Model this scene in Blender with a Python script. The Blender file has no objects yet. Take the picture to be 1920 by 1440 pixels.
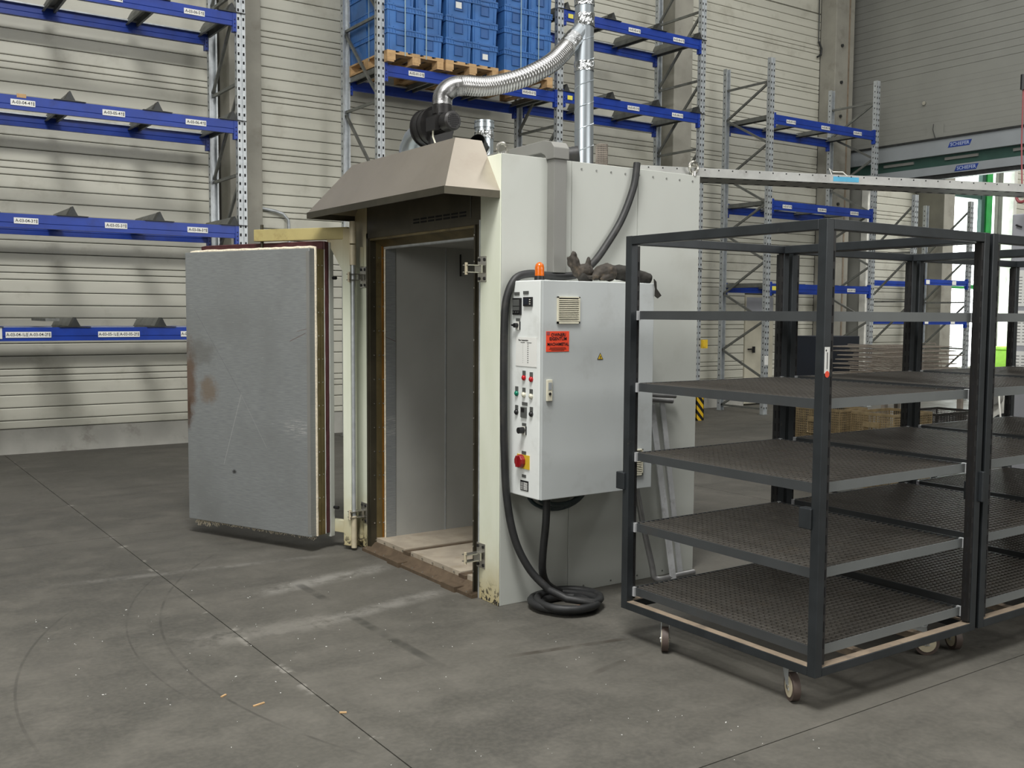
import bpy, math, random
from mathutils import Vector, Matrix
random.seed(7)
SC = bpy.context.scene
COL = SC.collection
# ------------------------------------------------------------------ camera
def axes(pitch, roll, yaw):
    d = Vector((math.cos(yaw)*math.cos(pitch), math.sin(yaw)*math.cos(pitch), -math.sin(pitch)))
    r = Vector((math.sin(yaw), -math.cos(yaw), 0)); u = r.cross(d)
    return r*math.cos(roll)+u*math.sin(roll), -r*math.sin(roll)+u*math.cos(roll), d
R_, U_, D_ = axes(math.radians(3.962), math.radians(.361), math.radians(55.333))
cam = bpy.data.objects.new('camera', bpy.data.cameras.new('camera'))
cam.data.sensor_width = 36; cam.data.lens = 1886.12/1920*36
cam.data.clip_start = .05; cam.data.clip_end = 200
cam.matrix_world = Matrix(((R_.x, U_.x, -D_.x, 0), (R_.y, U_.y, -D_.y, 0), (R_.z, U_.z, -D_.z, 1.7), (0, 0, 0, 1)))
COL.objects.link(cam); SC.camera = cam
# ------------------------------------------------------------------ world, lights, exposure
w = bpy.data.worlds.new('sky'); SC.world = w; w.use_nodes = True
w.node_tree.nodes['Background'].inputs[0].default_value = (.92, 1, .97, 1)
w.node_tree.nodes['Background'].inputs[1].default_value = 5.0
def area(name, loc, target, sx, sy, power, color=(1, .97, .92)):
    l = bpy.data.lights.new(name, 'AREA'); l.shape = 'RECTANGLE'; l.size = sx; l.size_y = sy
    l.energy = power; l.color = color
    o = bpy.data.objects.new(name, l); COL.objects.link(o); o.location = loc
    o.rotation_euler = (Vector(target)-Vector(loc)).to_track_quat('-Z', 'Y').to_euler()
    return o
W_ = (1, .985, .955)
area('hall_key_fill', (.2, 1.9, 9.7), (.7, 3.2, 0), 2.6, 2.6, 950, W_)
area('hall_key_fill', (-7.6, 1.5, 5.2), (4, 5.5, 1.2), 7, 5, 560, W_)  # broad fill light added from the left, without a fixture
area('hall_key_fill', (8, -8.6, 4.5), (6, 6, 1.6), 12, 4, 760, W_)  # low fill light added opposite the oven side to brighten it
area('hall_key_fill', (1, 2, 9.9), (1, 2, 0), 14, 12, 420, W_)  # wide overhead fill added to soften the shadow bands on the wall
area('hall_key_fill', (9.5, 1.0, 9.7), (9.5, 1.0, 0), 1.4, 7, 200, W_)
area('hall_key_fill', (12.5, 8.0, 9.7), (12.5, 8.0, 0), 5, 5, 260, W_)  # overhead light added so the hood end has something bright to reflect
area('hall_key_fill', (22, 6, 9.6), (22, 6, 0), 3, 6, 1100, W_)
area('daylight_fill', (22.3, 13.0, 3.4), (20, 6, 1.2), 1.9, 4.5, 200, (.92, 1, .97))
vs = SC.view_settings
SC.display_settings.display_device = 'sRGB'
vs.view_transform = 'Standard'; vs.look = 'None'; vs.gamma = 1; vs.use_curve_mapping = False
vs.exposure = 0.17

# ------------------------------------------------------------------ materials
def lin(c):
    return tuple(((x/255)/12.92 if x/255 <= .04045 else ((x/255+.055)/1.055)**2.4) for x in c)
class N:
    def __init__(s, name):
        s.m = bpy.data.materials.new(name); s.m.use_nodes = True; s.t = s.m.node_tree
        s.b = s.t.nodes['Principled BSDF']; s.pos = None
    def n(s, typ, **k):
        x = s.t.nodes.new(typ)
        for a, b in k.items(): setattr(x, a, b)
        return x
    def L(s, a, b): s.t.links.new(a, b)
    def P(s):
        if s.pos is None: s.pos = s.n('ShaderNodeNewGeometry').outputs['Position']
        return s.pos
    def O(s): return s.n('ShaderNodeTexCoord').outputs['Object']
    def math(s, op, a, b=None, c=None, clamp=False):
        x = s.n('ShaderNodeMath', operation=op); x.use_clamp = clamp
        for i, v in enumerate((a, b, c)):
            if v is None: continue
            if isinstance(v, (int, float)): x.inputs[i].default_value = v
            else: s.L(v, x.inputs[i])
        return x.outputs[0]
    def vm(s, op, a, b=None, out=0):
        x = s.n('ShaderNodeVectorMath', operation=op)
        for i, v in enumerate((a, b)):
            if v is None: continue
            if isinstance(v, (tuple, list)): x.inputs[i].default_value = v
            else: s.L(v, x.inputs[i])
        return x.outputs[out]
    def noise(s, scale, detail=4, vec=None, stretch=None, rough=.55):
        v = vec or s.P()
        if stretch: v = s.vm('MULTIPLY', v, stretch)
        x = s.n('ShaderNodeTexNoise'); x.inputs['Scale'].default_value = scale
        x.inputs['Detail'].default_value = detail; x.inputs['Roughness'].default_value = rough
        s.L(v, x.inputs['Vector']); return x.outputs['Fac']
    def ramp(s, f, lo, hi, a=0., b=1.):
        x = s.n('ShaderNodeMapRange'); x.interpolation_type = 'SMOOTHSTEP'
        s.L(f, x.inputs['Value']); x.inputs['From Min'].default_value = lo; x.inputs['From Max'].default_value = hi
        x.inputs['To Min'].default_value = a; x.inputs['To Max'].default_value = b
        return x.outputs['Result']
    def mix(s, f, a, b):
        x = s.n('ShaderNodeMix', data_type='RGBA')
        for i, v in ((0, f), (6, a), (7, b)):
            if isinstance(v, (int, float)): x.inputs[i].default_value = v
            elif isinstance(v, tuple): x.inputs[i].default_value = (*v[:3], 1)
            else: s.L(v, x.inputs[i])
        return x.outputs[2]
    def seg(s, p, q, wdt, soft, wob=.03):
        """mask of a streak on the floor from p to q (world xy)"""
        px, py = p; dx, dy = q[0]-px, q[1]-py; ln = math.hypot(dx, dy); ux, uy = dx/ln, dy/ln
        sp = s.n('ShaderNodeSeparateXYZ'); s.L(s.P(), sp.inputs[0])
        X = s.math('SUBTRACT', sp.outputs[0], px); Y = s.math('SUBTRACT', sp.outputs[1], py)
        t = s.math('ADD', s.math('MULTIPLY', X, ux), s.math('MULTIPLY', Y, uy))
        v = s.math('ABSOLUTE', s.math('SUBTRACT', s.math('MULTIPLY', X, -uy), s.math('MULTIPLY', Y, -ux)))
        a = s.ramp(v, wdt, wdt+soft, 1, 0)
        e = s.math('MULTIPLY', s.ramp(t, 0, ln*.15), s.ramp(t, ln*.7, ln, 1, 0))
        return s.math('MULTIPLY', a, e)
    def arc(s, c, r, wdt, lo, hi):
        d = s.vm('SUBTRACT', s.P(), (c[0], c[1], 0)); l = s.vm('LENGTH', d, out=1)
        a = s.ramp(s.math('ABSOLUTE', s.math('SUBTRACT', l, r)), wdt, wdt*2.2, 1, 0)
        sp = s.n('ShaderNodeSeparateXYZ'); s.L(s.P(), sp.inputs[0])
        e = s.math('MULTIPLY', s.ramp(sp.outputs[1], lo, lo+.4), s.ramp(sp.outputs[1], hi-.6, hi, 1, 0))
        return s.math('MULTIPLY', a, e)
    def bump(s, h, st=.2, dist=.01):
        x = s.n('ShaderNodeBump'); x.inputs['Strength'].default_value = st; x.inputs['Distance'].default_value = dist
        s.L(h, x.inputs['Height']); s.L(x.outputs[0], s.b.inputs['Normal'])
    def set(s, col=None, rough=.5, metal=0., spec=None, **k):
        if col is not None:
            if isinstance(col, tuple): s.b.inputs['Base Color'].default_value = (*col, 1)
            else: s.L(col, s.b.inputs['Base Color'])
        if isinstance(rough, (int, float)): s.b.inputs['Roughness'].default_value = rough
        else: s.L(rough, s.b.inputs['Roughness'])
        s.b.inputs['Metallic'].default_value = metal
        if spec is not None: s.b.inputs['Specular IOR Level'].default_value = spec
        return s.m
def simple(name, c, rough=.5, metal=0., var=.12, scale=6., dirt=None, damt=.5, dlo=.52, dhi=.72, stretch=None, bump=0, bscale=60, spec=None):
    g = N(name); c = lin(c)
    f = g.noise(scale, 5, stretch=stretch)
    col = g.mix(g.ramp(f, .3, .7), tuple(x*(1-var) for x in c), tuple(min(1, x*(1+var)) for x in c))
    if dirt:
        f2 = g.noise(scale*.8+1.3, 8, rough=.65)
        col = g.mix(g.math('MULTIPLY', g.ramp(f2, dlo, dhi), damt), col, lin(dirt))
    if bump: g.bump(g.noise(bscale, 3), bump, .004)
    return g.set(col, rough, metal, spec)
M = {}
M['panel'] = simple('painted_wall_sheet', (202, 201, 188), .45, .05, .05, 1.4, dirt=(150, 146, 130), damt=.35, stretch=(.5, 1, 3))
M['groove'] = simple('sheet_joint', (70, 68, 60), .8)  # dark backing: shading of the sheet grooves put into the colour
M['panel2'] = simple('grey_wall_sheet', (142, 143, 137), .5, .05, .05, 1.4)
M['concrete'] = simple('precast_concrete', (150, 148, 138), .85, 0, .1, 2.2, dirt=(118, 114, 104), damt=.5, bump=.25, bscale=30)
M['concrete_light'] = simple('light_concrete', (192, 188, 170), .85, 0, .08, 3)
M['plinth'] = simple('concrete_plinth', (172, 171, 164), .85, 0, .12, 2.6, dirt=(120, 116, 108), damt=.6, bump=.3, bscale=24)
M['blue'] = simple('blue_beam_paint', (20, 56, 148), .38, .0, .12, 5, dirt=(18, 34, 84), damt=.4)
M['galv'] = simple('galvanised_steel', (186, 191, 194), .42, .5, .12, 14)
M['galvm'] = simple('dull_galvanised_steel', (152, 153, 150), .45, .35, .12, 6, dirt=(110, 108, 104), damt=.4)
M['galvd'] = simple('weathered_galvanised_steel', (128, 130, 126), .5, .6, .15, 8, dirt=(70, 68, 62), damt=.4)
M['slot'] = simple('punched_hole', (18, 18, 20), .9)
M['dark'] = simple('dark_bracket_steel', (62, 64, 64), .5, .5, .2, 10)
M['label'] = simple('label_paper', (225, 226, 222), .6, 0, .02)
M['ylabel'] = simple('yellow_label', (225, 214, 90), .6, 0, .04)
M['ink'] = simple('black_ink', (22, 22, 24), .7)
M['tote'] = simple('blue_crate_plastic', (62, 112, 176), .45, 0, .14, 3, dirt=(42, 78, 128), damt=.4)
M['toted'] = simple('crate_recess_plastic', (50, 94, 154), .5, 0, .1, 3)
M['chalk'] = simple('white_marker', (200, 210, 220), .8)
M['strap'] = simple('strapping_band', (150, 176, 186), .4)
M['wood'] = simple('pallet_wood', (194, 160, 116), .8, 0, .16, 9, dirt=(128, 92, 56), damt=.5, stretch=(.3, 1, 1), bump=.2)
M['oven'] = simple('grey_oven_sheet', (184, 187, 181), .5, .0, .03, 1.2, dirt=(160, 160, 150), damt=.3, bump=.03, bscale=220)
M['cab'] = simple('cabinet_paint', (182, 187, 187), .45, 0, .03, 3, dirt=(160, 162, 160), damt=.5, stretch=(1, 1, .35))
M['cabw'] = simple('white_panel_paint', (226, 230, 228), .45, 0, .02, 3, dirt=(184, 186, 180), damt=.4)
def cream():
    g = N('cream_frame_paint')
    sp = g.n('ShaderNodeSeparateXYZ'); g.L(g.P(), sp.inputs[0])
    f = g.noise(2.2, 5, stretch=(1, 2, .6))
    col = g.mix(g.ramp(f, .35, .7), lin((212, 217, 198)), lin((222, 226, 210)))
    heat = g.math('MULTIPLY', g.math('MULTIPLY', g.ramp(g.math('ADD', sp.outputs[2], g.math('MULTIPLY', f, .6)), 2.1, 2.65), g.ramp(sp.outputs[1], 5.5, 6.3)), .75)
    col = g.mix(heat, col, lin((150, 128, 76)))
    low = g.math('MULTIPLY', g.ramp(g.math('SUBTRACT', sp.outputs[2], g.math('MULTIPLY', g.noise(6, 5), .35)), .35, -.25), .9)
    col = g.mix(low, col, lin((176, 160, 112)))
    chip = g.math('MULTIPLY', g.ramp(g.noise(34, 4), .53, .56), g.ramp(sp.outputs[2], .15, .03))
    col = g.mix(chip, col, lin((58, 54, 46)))
    return g.set(col, .5)
M['cream'] = cream()
M['olive'] = simple('olive_browned_paint', (166, 154, 104), .45, 0, .12, 4, dirt=(120, 100, 56), damt=.6, dlo=.56, dhi=.7)
M['brown'] = simple('heat_tinted_steel', (120, 108, 76), .38, .7, .22, 5, dirt=(70, 60, 42), damt=.6, stretch=(1, 1, .5))
M['brownd'] = simple('dark_heat_tinted_steel', (74, 70, 58), .42, .6, .2, 4)
M['orange_t'] = simple('amber_heat_tint', (150, 108, 50), .35, .7, .2, 6)
M['rope'] = simple('fibre_rope', (222, 212, 190), .95, 0, .15, 60, bump=.8, bscale=130)
M['red'] = simple('red_silicone_gasket', (74, 40, 42), .5, 0, .2, 20)
M['steelp'] = simple('brushed_stainless', (176, 168, 156), .36, .82, .05, 1.6, dirt=(150, 138, 124), damt=.4, dlo=.45, dhi=.8)
PLINES = (((.679, 1.098), (.867, .568), (215, 216, 216), .6), ((.679, 1.098), (.426, .722), (205, 206, 206), .4), ((.04, 1.56), (.19, 1.50), (110, 76, 60), .8), ((.03, 1.59), (.12, 1.57), (120, 90, 74), .6), ((1.16, 1.72), (.679, 1.1), (120, 122, 124), .5))
def doorplate():
    g = N('brushed_aluminised_plate'); o = g.O()
    br = g.noise(3, 6, vec=o, stretch=(4, 1, 60)); big = g.noise(1.6, 5, vec=o)
    col = g.mix(g.ramp(br, .3, .7), lin((150, 154, 156)), lin((168, 172, 173)))
    col = g.mix(g.ramp(big, .4, .8), col, lin((146, 149, 149)))
    def spot(c, rx, rz, colr, amt):
        d = g.vm('LENGTH', g.vm('MULTIPLY', g.vm('SUBTRACT', o, c), (1/rx, 0, 1/rz)), out=1)
        nz = g.noise(11, 6, vec=o, rough=.7)
        return g.math('MULTIPLY', g.ramp(g.math('ADD', d, g.math('MULTIPLY', g.math('SUBTRACT', nz, .5), 1.6)), 1.1, .35), amt), colr
    for c, rx, rz, cc, a in (((1.235, 0, 1.19), .10, .36, (120, 92, 70), .8), ((1.25, 0, .93), .05, .16, (92, 70, 56), .75),
                             ((1.02, 0, 1.12), .12, .12, (140, 116, 88), .6), ((1.1, 0, 1.4), .2, .12, (120, 118, 112), .5),
                             ((.756, 0, .517), .03, .022, (60, 60, 60), .9)):
        m_, cc = spot(c, rx, rz, cc, a); col = g.mix(m_, col, lin(cc))
    so_ = g.n('ShaderNodeSeparateXYZ'); g.L(o, so_.inputs[0])
    for (ax, az), (bx_, bz), cc, am in PLINES:
        dx, dz = bx_-ax, bz-az; ln = math.hypot(dx, dz); ux, uz = dx/ln, dz/ln
        X = g.math('SUBTRACT', so_.outputs[0], ax); Zc = g.math('SUBTRACT', so_.outputs[2], az)
        t = g.math('ADD', g.math('MULTIPLY', X, ux), g.math('MULTIPLY', Zc, uz))
        dd = g.math('ABSOLUTE', g.math('SUBTRACT', g.math('MULTIPLY', X, uz), g.math('MULTIPLY', Zc, ux)))
        mk_ = g.math('MULTIPLY', g.math('MULTIPLY', g.ramp(dd, .001, .0028, 1, 0), g.ramp(t, -.01, .01)), g.ramp(t, ln-.01, ln+.01, 1, 0))
        col = g.mix(g.math('MULTIPLY', mk_, am), col, lin(cc))
    scr = g.math('MULTIPLY', g.ramp(g.noise(2.4, 3, vec=o, stretch=(3, 1, 70), rough=.8), .64, .7),
                 g.ramp(g.noise(1.5, 2, vec=o), .5, .62))
    col = g.mix(scr, col, lin((205, 206, 206)))
    dab = g.vm('LENGTH', g.vm('MULTIPLY', g.vm('SUBTRACT', o, (.13, 0, .89)), (1/.17, 0, 1/.10)), out=1)
    dm = g.math('MULTIPLY', g.ramp(dab, 1, .3), g.ramp(g.noise(5, 5, vec=o, stretch=(2, 1, 26), rough=.7), .5, .6))
    col = g.mix(g.math('MULTIPLY', dm, .8), col, lin((214, 214, 212)))
    g.bump(br, .08, .002)
    return g.set(col, .42, .55)
M['plate'] = doorplate()
M['chamber'] = simple('oven_chamber_sheet', (168, 169, 165), .5, .2, .06, 2.2)
M['insul'] = simple('pale_insulation_board', (160, 150, 134), .85, 0, .12, 7, dirt=(140, 126, 104), damt=.5)
M['rust'] = simple('rusty_floor_plate', (96, 82, 66), .7, .3, .2, 12, dirt=(62, 46, 38), damt=.6)
M['cart'] = simple('anthracite_cart_paint', (50, 54, 57), .38, .35, .14, 9, dirt=(120, 112, 100), damt=.5, dlo=.68, dhi=.76)
M['cartt'] = simple('worn_primer', (134, 120, 103), .7, 0, .15, 9, dirt=(96, 88, 80), damt=.7)
M['carttray'] = simple('tray_steel', (72, 75, 77), .42, .3, .06, 6, dirt=(78, 72, 66), damt=.25)
M['zinc'] = simple('pale_zinc_edge', (110, 114, 114), .5, .2, .05, 5)
M['grate'] = simple('dark_grating_steel', (94, 91, 86), .45, .2, .08, 10, dirt=(98, 88, 76), damt=.4, dlo=.5, dhi=.75)
M['rubber'] = simple('black_rubber', (34, 35, 36), .55, 0, .2, 12, dirt=(70, 66, 60), damt=.35)
M['wheel'] = simple('brown_tyre_rubber', (78, 66, 60), .6, 0, .12, 14)
M['hub'] = simple('cream_wheel_hub', (196, 186, 160), .5, .1, .1, 14)
M['black'] = simple('black_plastic', (26, 26, 28), .4)
M['blackm'] = simple('black_motor_paint', (36, 35, 35), .42, .2, .15, 12)
M['greyp'] = simple('grey_trunking', (122, 122, 118), .5, 0, .06, 3)
M['vent'] = simple('ivory_vent_plastic', (206, 202, 182), .5)
M['tag'] = simple('grey_engraved_tag', (84, 86, 84), .5)
M['foil'] = simple('aluminium_foil', (205, 208, 210), .18, 1., .1, 30, bump=1., bscale=45)
M['duct'] = simple('spiral_duct_steel', (176, 184, 190), .3, .85, .08, 5, stretch=(1, 1, .4))
M['flex'] = simple('flexible_aluminium_hose', (196, 196, 196), .24, .95, .08, 20)
M['leather'] = simple('worn_leather', (54, 49, 43), .8, 0, .3, 22, dirt=(112, 98, 80), damt=.5, bump=.6, bscale=40)
M['leatherd'] = simple('dark_leather', (40, 38, 34), .85, 0, .3, 18, bump=.5, bscale=40)
M['hosegreen'] = simple('green_black_hose', (34, 48, 50), .45, 0, .15, 12)
M['redp'] = simple('red_switch_plastic', (140, 24, 30), .3)
M['redl'] = simple('red_lamp_lens', (176, 20, 28), .12)
M['greenl'] = simple('green_lamp_lens', (14, 110, 86), .12)
M['whitel'] = simple('white_button_cap', (210, 208, 190), .25)
M['yellow'] = simple('yellow_plate', (214, 180, 50), .45)
M['orange'] = simple('orange_sticker', (240, 78, 48), .55, 0, .04)
M['cardb'] = simple('rust_stained_sheet', (160, 118, 92), .8)
M['basket'] = simple('brass_toned_wire', (140, 124, 94), .45, .5, .2, 14)
M['basketd'] = simple('black_wire', (52, 50, 48), .5, .4, .2, 14)
M['traywire'] = simple('brown_steel_wire', (140, 132, 122), .5, .4, .2, 9)
M['navy'] = simple('dark_navy_sheet', (22, 28, 38), .6, 0, .1, 3)
M['green'] = simple('green_window_frame', (40, 150, 70), .45)
M['greend'] = simple('dark_green_steel', (52, 82, 74), .5, .1, .1, 3)
M['header'] = simple('grey_door_header', (158, 164, 168), .45, .2, .05, 2)
M['signb'] = simple('blue_sign', (36, 62, 140), .5)
M['signw'] = simple('pale_sign_letter', (178, 190, 214), .5)
M['white'] = simple('white_trim', (214, 214, 206), .5)
M['lime'] = simple('lime_green_plastic', (150, 206, 60), .5)
M['pink'] = simple('red_pull_cord', (150, 76, 80), .6)
M['machine'] = simple('grey_machine_paint', (156, 158, 164), .5, 0, .05, 2)
M['ceilm'] = simple('hall_ceiling', (150, 150, 146), .8)
M['blot'] = simple('blue_tape', (70, 160, 196), .5)
M['chrome'] = simple('bright_steel', (196, 194, 186), .25, .9, .08, 20)
M['barsteel'] = simple('mill_steel', (206, 208, 210), .35, .4, .1, 10, dirt=(120, 120, 118), damt=.5)
M['tubed'] = simple('dark_steel_tube', (140, 140, 140), .35, .6, .15, 10)
def amber():
    g = N('amber_beacon_lens'); g.set(lin((220, 108, 24)), .15)
    g.b.inputs['Transmission Weight'].default_value = .25; return g.m
M['amber'] = amber()
def glass():
    g = N('window_glass'); g.set((1, 1, 1), .02); g.b.inputs['Transmission Weight'].default_value = 1
    g.b.inputs['IOR'].default_value = 1.05; return g.m
M['glass'] = glass()
def haz():
    g = N('hazard_stripes'); sp = g.n('ShaderNodeSeparateXYZ'); g.L(g.P(), sp.inputs[0])
    t = g.math('ADD', g.math('MULTIPLY', sp.outputs[0], 7.), g.math('MULTIPLY', sp.outputs[2], 7.))
    return g.set(g.mix(g.math('GREATER_THAN', g.math('FRACT', t), .5), lin((216, 176, 30)), lin((22, 22, 22))), .5)
M['hazard'] = haz()
def floorm():
    g = N('worn_concrete_floor')
    f1 = g.noise(.55, 6, rough=.6); f2 = g.noise(3.2, 8, rough=.65); f3 = g.noise(40, 4)
    f4 = g.noise(2.0, 6, stretch=(.5, 2.2, 1))
    col = g.mix(g.ramp(f1, .35, .65), lin((72, 71, 66)), lin((88, 86, 80)))
    col = g.mix(g.math('MULTIPLY', g.ramp(f2, .42, .72), .5), col, lin((104, 101, 94)))
    col = g.mix(g.math('MULTIPLY', g.ramp(f4, .5, .75), .45), col, lin((58, 57, 54)))
    col = g.mix(g.math('MULTIPLY', g.ramp(f3, .3, .75), .25), col, lin((112, 108, 100)))
    br = g.noise(5, 6, rough=.7)
    for p, q, wd, so, c, a in (((3.17, 5.98), (2.0, 5.78), .015, .13, (158, 156, 150), .5), ((3.18, 5.26), (2.1, 5.03), .015, .10, (150, 148, 142), .4),
                               ((3.0, 6.46), (.9, 6.7), .008, .06, (128, 126, 121), .45), ((2.4, 5.08), (1.4, 5.1), .03, .16, (132, 129, 122), .5),
                               ((3.507, 3.915), (2.702, 4.054), .014, .012, (52, 46, 38), .75), ((3.44, 3.72), (2.9, 3.60), .01, .02, (50, 46, 40), .5),
                               ((2.423, 5.15), (2.435, 4.0), .018, .02, (50, 50, 46), .65), ((2.438, 5.9), (2.44, 5.4), .018, .02, (50, 49, 46), .6)):
        m_ = g.math('MULTIPLY', g.math('MULTIPLY', g.seg(p, q, wd, so), g.ramp(br, .34, .6)), a)
        col = g.mix(m_, col, lin(c))
    for c, r, wd, lo, hi, a in (((4.6, 4.75), 3.2, .004, 3.2, 7.3, .4), ((4.2, 4.9), 2.95, .003, 4.2, 6.9, .35), ((3.6, 4.4), 2.96, .004, 4.0, 6.3, .35)):
        m_ = g.math('MULTIPLY', g.math('MULTIPLY', g.arc(c, r, wd, lo, hi), g.ramp(br, .35, .6)), a)
        col = g.mix(m_, col, lin((40, 39, 36)))
    sx = g.n('ShaderNodeSeparateXYZ'); g.L(g.P(), sx.inputs[0])
    jd = g.math('ABSOLUTE', g.math('SUBTRACT', sx.outputs[0], 1.782))
    jm = g.math('MULTIPLY', g.ramp(jd, .0, .05, 1, 0), g.ramp(g.noise(7, 4), .58, .66))
    col = g.mix(g.math('MULTIPLY', jm, .7), col, lin((140, 137, 130)))
    g.bump(g.math('ADD', f3, f2), .12, .004)
    return g.set(col, g.ramp(f2, .3, .75, .52, .78), 0, .35)
M['floor'] = floorm()

# ------------------------------------------------------------------ mesh builder
ORG = {}
class MB:
    def __init__(s): s.v = []; s.f = []
    def add(s, vs, fs):
        n = len(s.v); s.v += [tuple(v) for v in vs]; s.f += [tuple(i+n for i in f) for f in fs]; return s
    def box(s, x0, y0, z0, x1, y1, z1):
        vs = [(x, y, z) for z in (z0, z1) for y in (y0, y1) for x in (x0, x1)]
        return s.add(vs, [(0, 2, 3, 1), (4, 5, 7, 6), (0, 1, 5, 4), (2, 6, 7, 3), (0, 4, 6, 2), (1, 3, 7, 5)])
    def bar(s, p, q, wd, h, up=(0, 0, 1)):
        p = Vector(p); q = Vector(q); d = (q-p).normalized(); up = Vector(up)
        if abs(d.dot(up)) > .98: up = Vector((1, 0, 0))
        sd = d.cross(up).normalized()*wd/2; u = sd.cross(d).normalized()*h/2
        vs = [e+a*sd+b*u for e in (p, q) for b in (-1, 1) for a in (-1, 1)]
        return s.add(vs, [(0, 2, 3, 1), (4, 5, 7, 6), (0, 1, 5, 4), (2, 6, 7, 3), (0, 4, 6, 2), (1, 3, 7, 5)])
    def cyl(s, p, q, r0, r1=None, n=16, cap=True):
        r1 = r0 if r1 is None else r1
        return s.tube([p, q], [r0, r1], n, cap)
    def tube(s, path, r, n=10, cap=True, closed=False):
        P = [Vector(p) for p in path]; k = len(P)
        R = r if isinstance(r, (list, tuple)) else [r]*k
        up = None; rings = []
        for i in range(k):
            if closed: t = (P[(i+1) % k]-P[i-1])
            else: t = P[min(i+1, k-1)]-P[max(i-1, 0)]
            t.normalize()
            if up is None:
                up = Vector((0, 0, 1)) if abs(t.z) < .9 else Vector((1, 0, 0))
            up = (up-t*up.dot(t)).normalized(); sd = t.cross(up)
            rings.append([P[i]+(up*math.cos(2*math.pi*j/n)+sd*math.sin(2*math.pi*j/n))*R[i] for j in range(n)])
        vs = [v for g in rings for v in g]; fs = []
        for i in range(k if closed else k-1):
            a = i*n; b = ((i+1) % k)*n
            for j in range(n): fs.append((a+j, a+(j+1) % n, b+(j+1) % n, b+j))
        if cap and not closed:
            fs.append(tuple(range(n-1, -1, -1))); fs.append(tuple((k-1)*n+j for j in range(n)))
        return s.add(vs, fs)
    def prism(s, poly, vec):
        n = len(poly); v2 = [tuple(Vector(p)+Vector(vec)) for p in poly]
        return s.add(list(poly)+v2, [tuple(range(n-1, -1, -1)), tuple(range(n, 2*n))]+[(i, (i+1) % n, n+(i+1) % n, n+i) for i in range(n)])
    def mesh(s, name, smooth=False, org=(0, 0, 0)):
        me = bpy.data.meshes.new(name)
        me.from_pydata([(v[0]-org[0], v[1]-org[1], v[2]-org[2]) for v in s.v], [], s.f)
        import bmesh
        b = bmesh.new(); b.from_mesh(me); bmesh.ops.recalc_face_normals(b, faces=b.faces); b.to_mesh(me); b.free()
        if smooth:
            me.polygons.foreach_set('use_smooth', [True]*len(me.polygons)); me.set_sharp_from_angle(angle=math.radians(40))
        return me
    def build(s, name, mat, parent=None, smooth=False, bevel=0, stuff=False, label=None):
        org = ORG.get(parent.name, (0, 0, 0)) if parent else (0, 0, 0)
        me = s.mesh(name, smooth, org); me.materials.append(M[mat])
        return put(name, me, parent, bevel=bevel, stuff=stuff, label=label)
def put(name, me, parent=None, loc=(0, 0, 0), bevel=0, stuff=False, label=None, rot=None):
    o = bpy.data.objects.new(name, me); COL.objects.link(o); o.location = loc
    if rot: o.rotation_euler = rot
    if parent:
        o.parent = parent; ORG[o.name] = ORG.get(parent.name, (0, 0, 0))
    if bevel:
        m_ = o.modifiers.new('bevel', 'BEVEL'); m_.width = bevel; m_.segments = 2; m_.limit_method = 'ANGLE'
    if stuff: o['kind'] = 'stuff'
    if label: o['label'] = label
    return o
def thing(name, label, cat, loc=(0, 0, 0), rz=0, group=None, local=False):
    o = bpy.data.objects.new(name, None); COL.objects.link(o); o.location = loc; o.rotation_euler = (0, 0, rz)
    o.empty_display_size = .1
    o['label'] = label; o['category'] = cat
    if group: o['group'] = group
    ORG[o.name] = (0, 0, 0) if local else tuple(loc)
    return o
def tag(o, label, cat, group=None):
    o['label'] = label; o['category'] = cat
    if group: o['group'] = group
    return o
def struct(o): o['kind'] = 'structure'; return o
def solo(mb, name, mat, label, cat, group=None, **k):
    vs = mb.v; x = [v[0] for v in vs]; y = [v[1] for v in vs]; z = [v[2] for v in vs]
    c = ((min(x)+max(x))/2, (min(y)+max(y))/2, min(z))
    me = mb.mesh(name, k.get('smooth', False), c); me.materials.append(M[mat])
    return tag(put(name, me, None, c, bevel=k.get('bevel', 0)), label, cat, group)
def copy_tree(o, parent=None):
    c = o.copy(); COL.objects.link(c)
    if parent: c.parent = parent
    for ch in list(o.children): copy_tree(ch, c)
    return c
_tc = {}
def text_mesh(s, size, depth=0.0005):
    key = (s, size)
    if key in _tc: return _tc[key]
    cu = bpy.data.curves.new('text', 'FONT'); cu.body = s; cu.size = size; cu.align_x = 'CENTER'; cu.align_y = 'CENTER'
    cu.extrude = depth; cu.resolution_u = 2; cu.offset = size*.012
    ob = bpy.data.objects.new('text', cu); COL.objects.link(ob)
    dg = bpy.context.evaluated_depsgraph_get()
    me = bpy.data.meshes.new_from_object(ob.evaluated_get(dg))
    bpy.data.objects.remove(ob); _tc[key] = me
    return me
def text(s, size, pos, face, parent, mat='ink', name='lettering', sx=1.):
    me = text_mesh(s, size).copy(); me.materials.clear(); me.materials.append(M[mat])
    o = bpy.data.objects.new(name, me); COL.objects.link(o)
    if face == '-Y': R = Matrix(((1, 0, 0), (0, 0, -1), (0, 1, 0)))
    else: R = Matrix(((0, 0, -1), (-1, 0, 0), (0, 1, 0)))
    org = Vector(ORG.get(parent.name, (0, 0, 0)))
    mt = R.to_4x4(); mt.translation = Vector(pos)-org
    me.transform(mt @ Matrix.Diagonal((sx, 1, 1, 1)))
    o.parent = parent
    ORG[o.name] = tuple(org)
    return o

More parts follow.
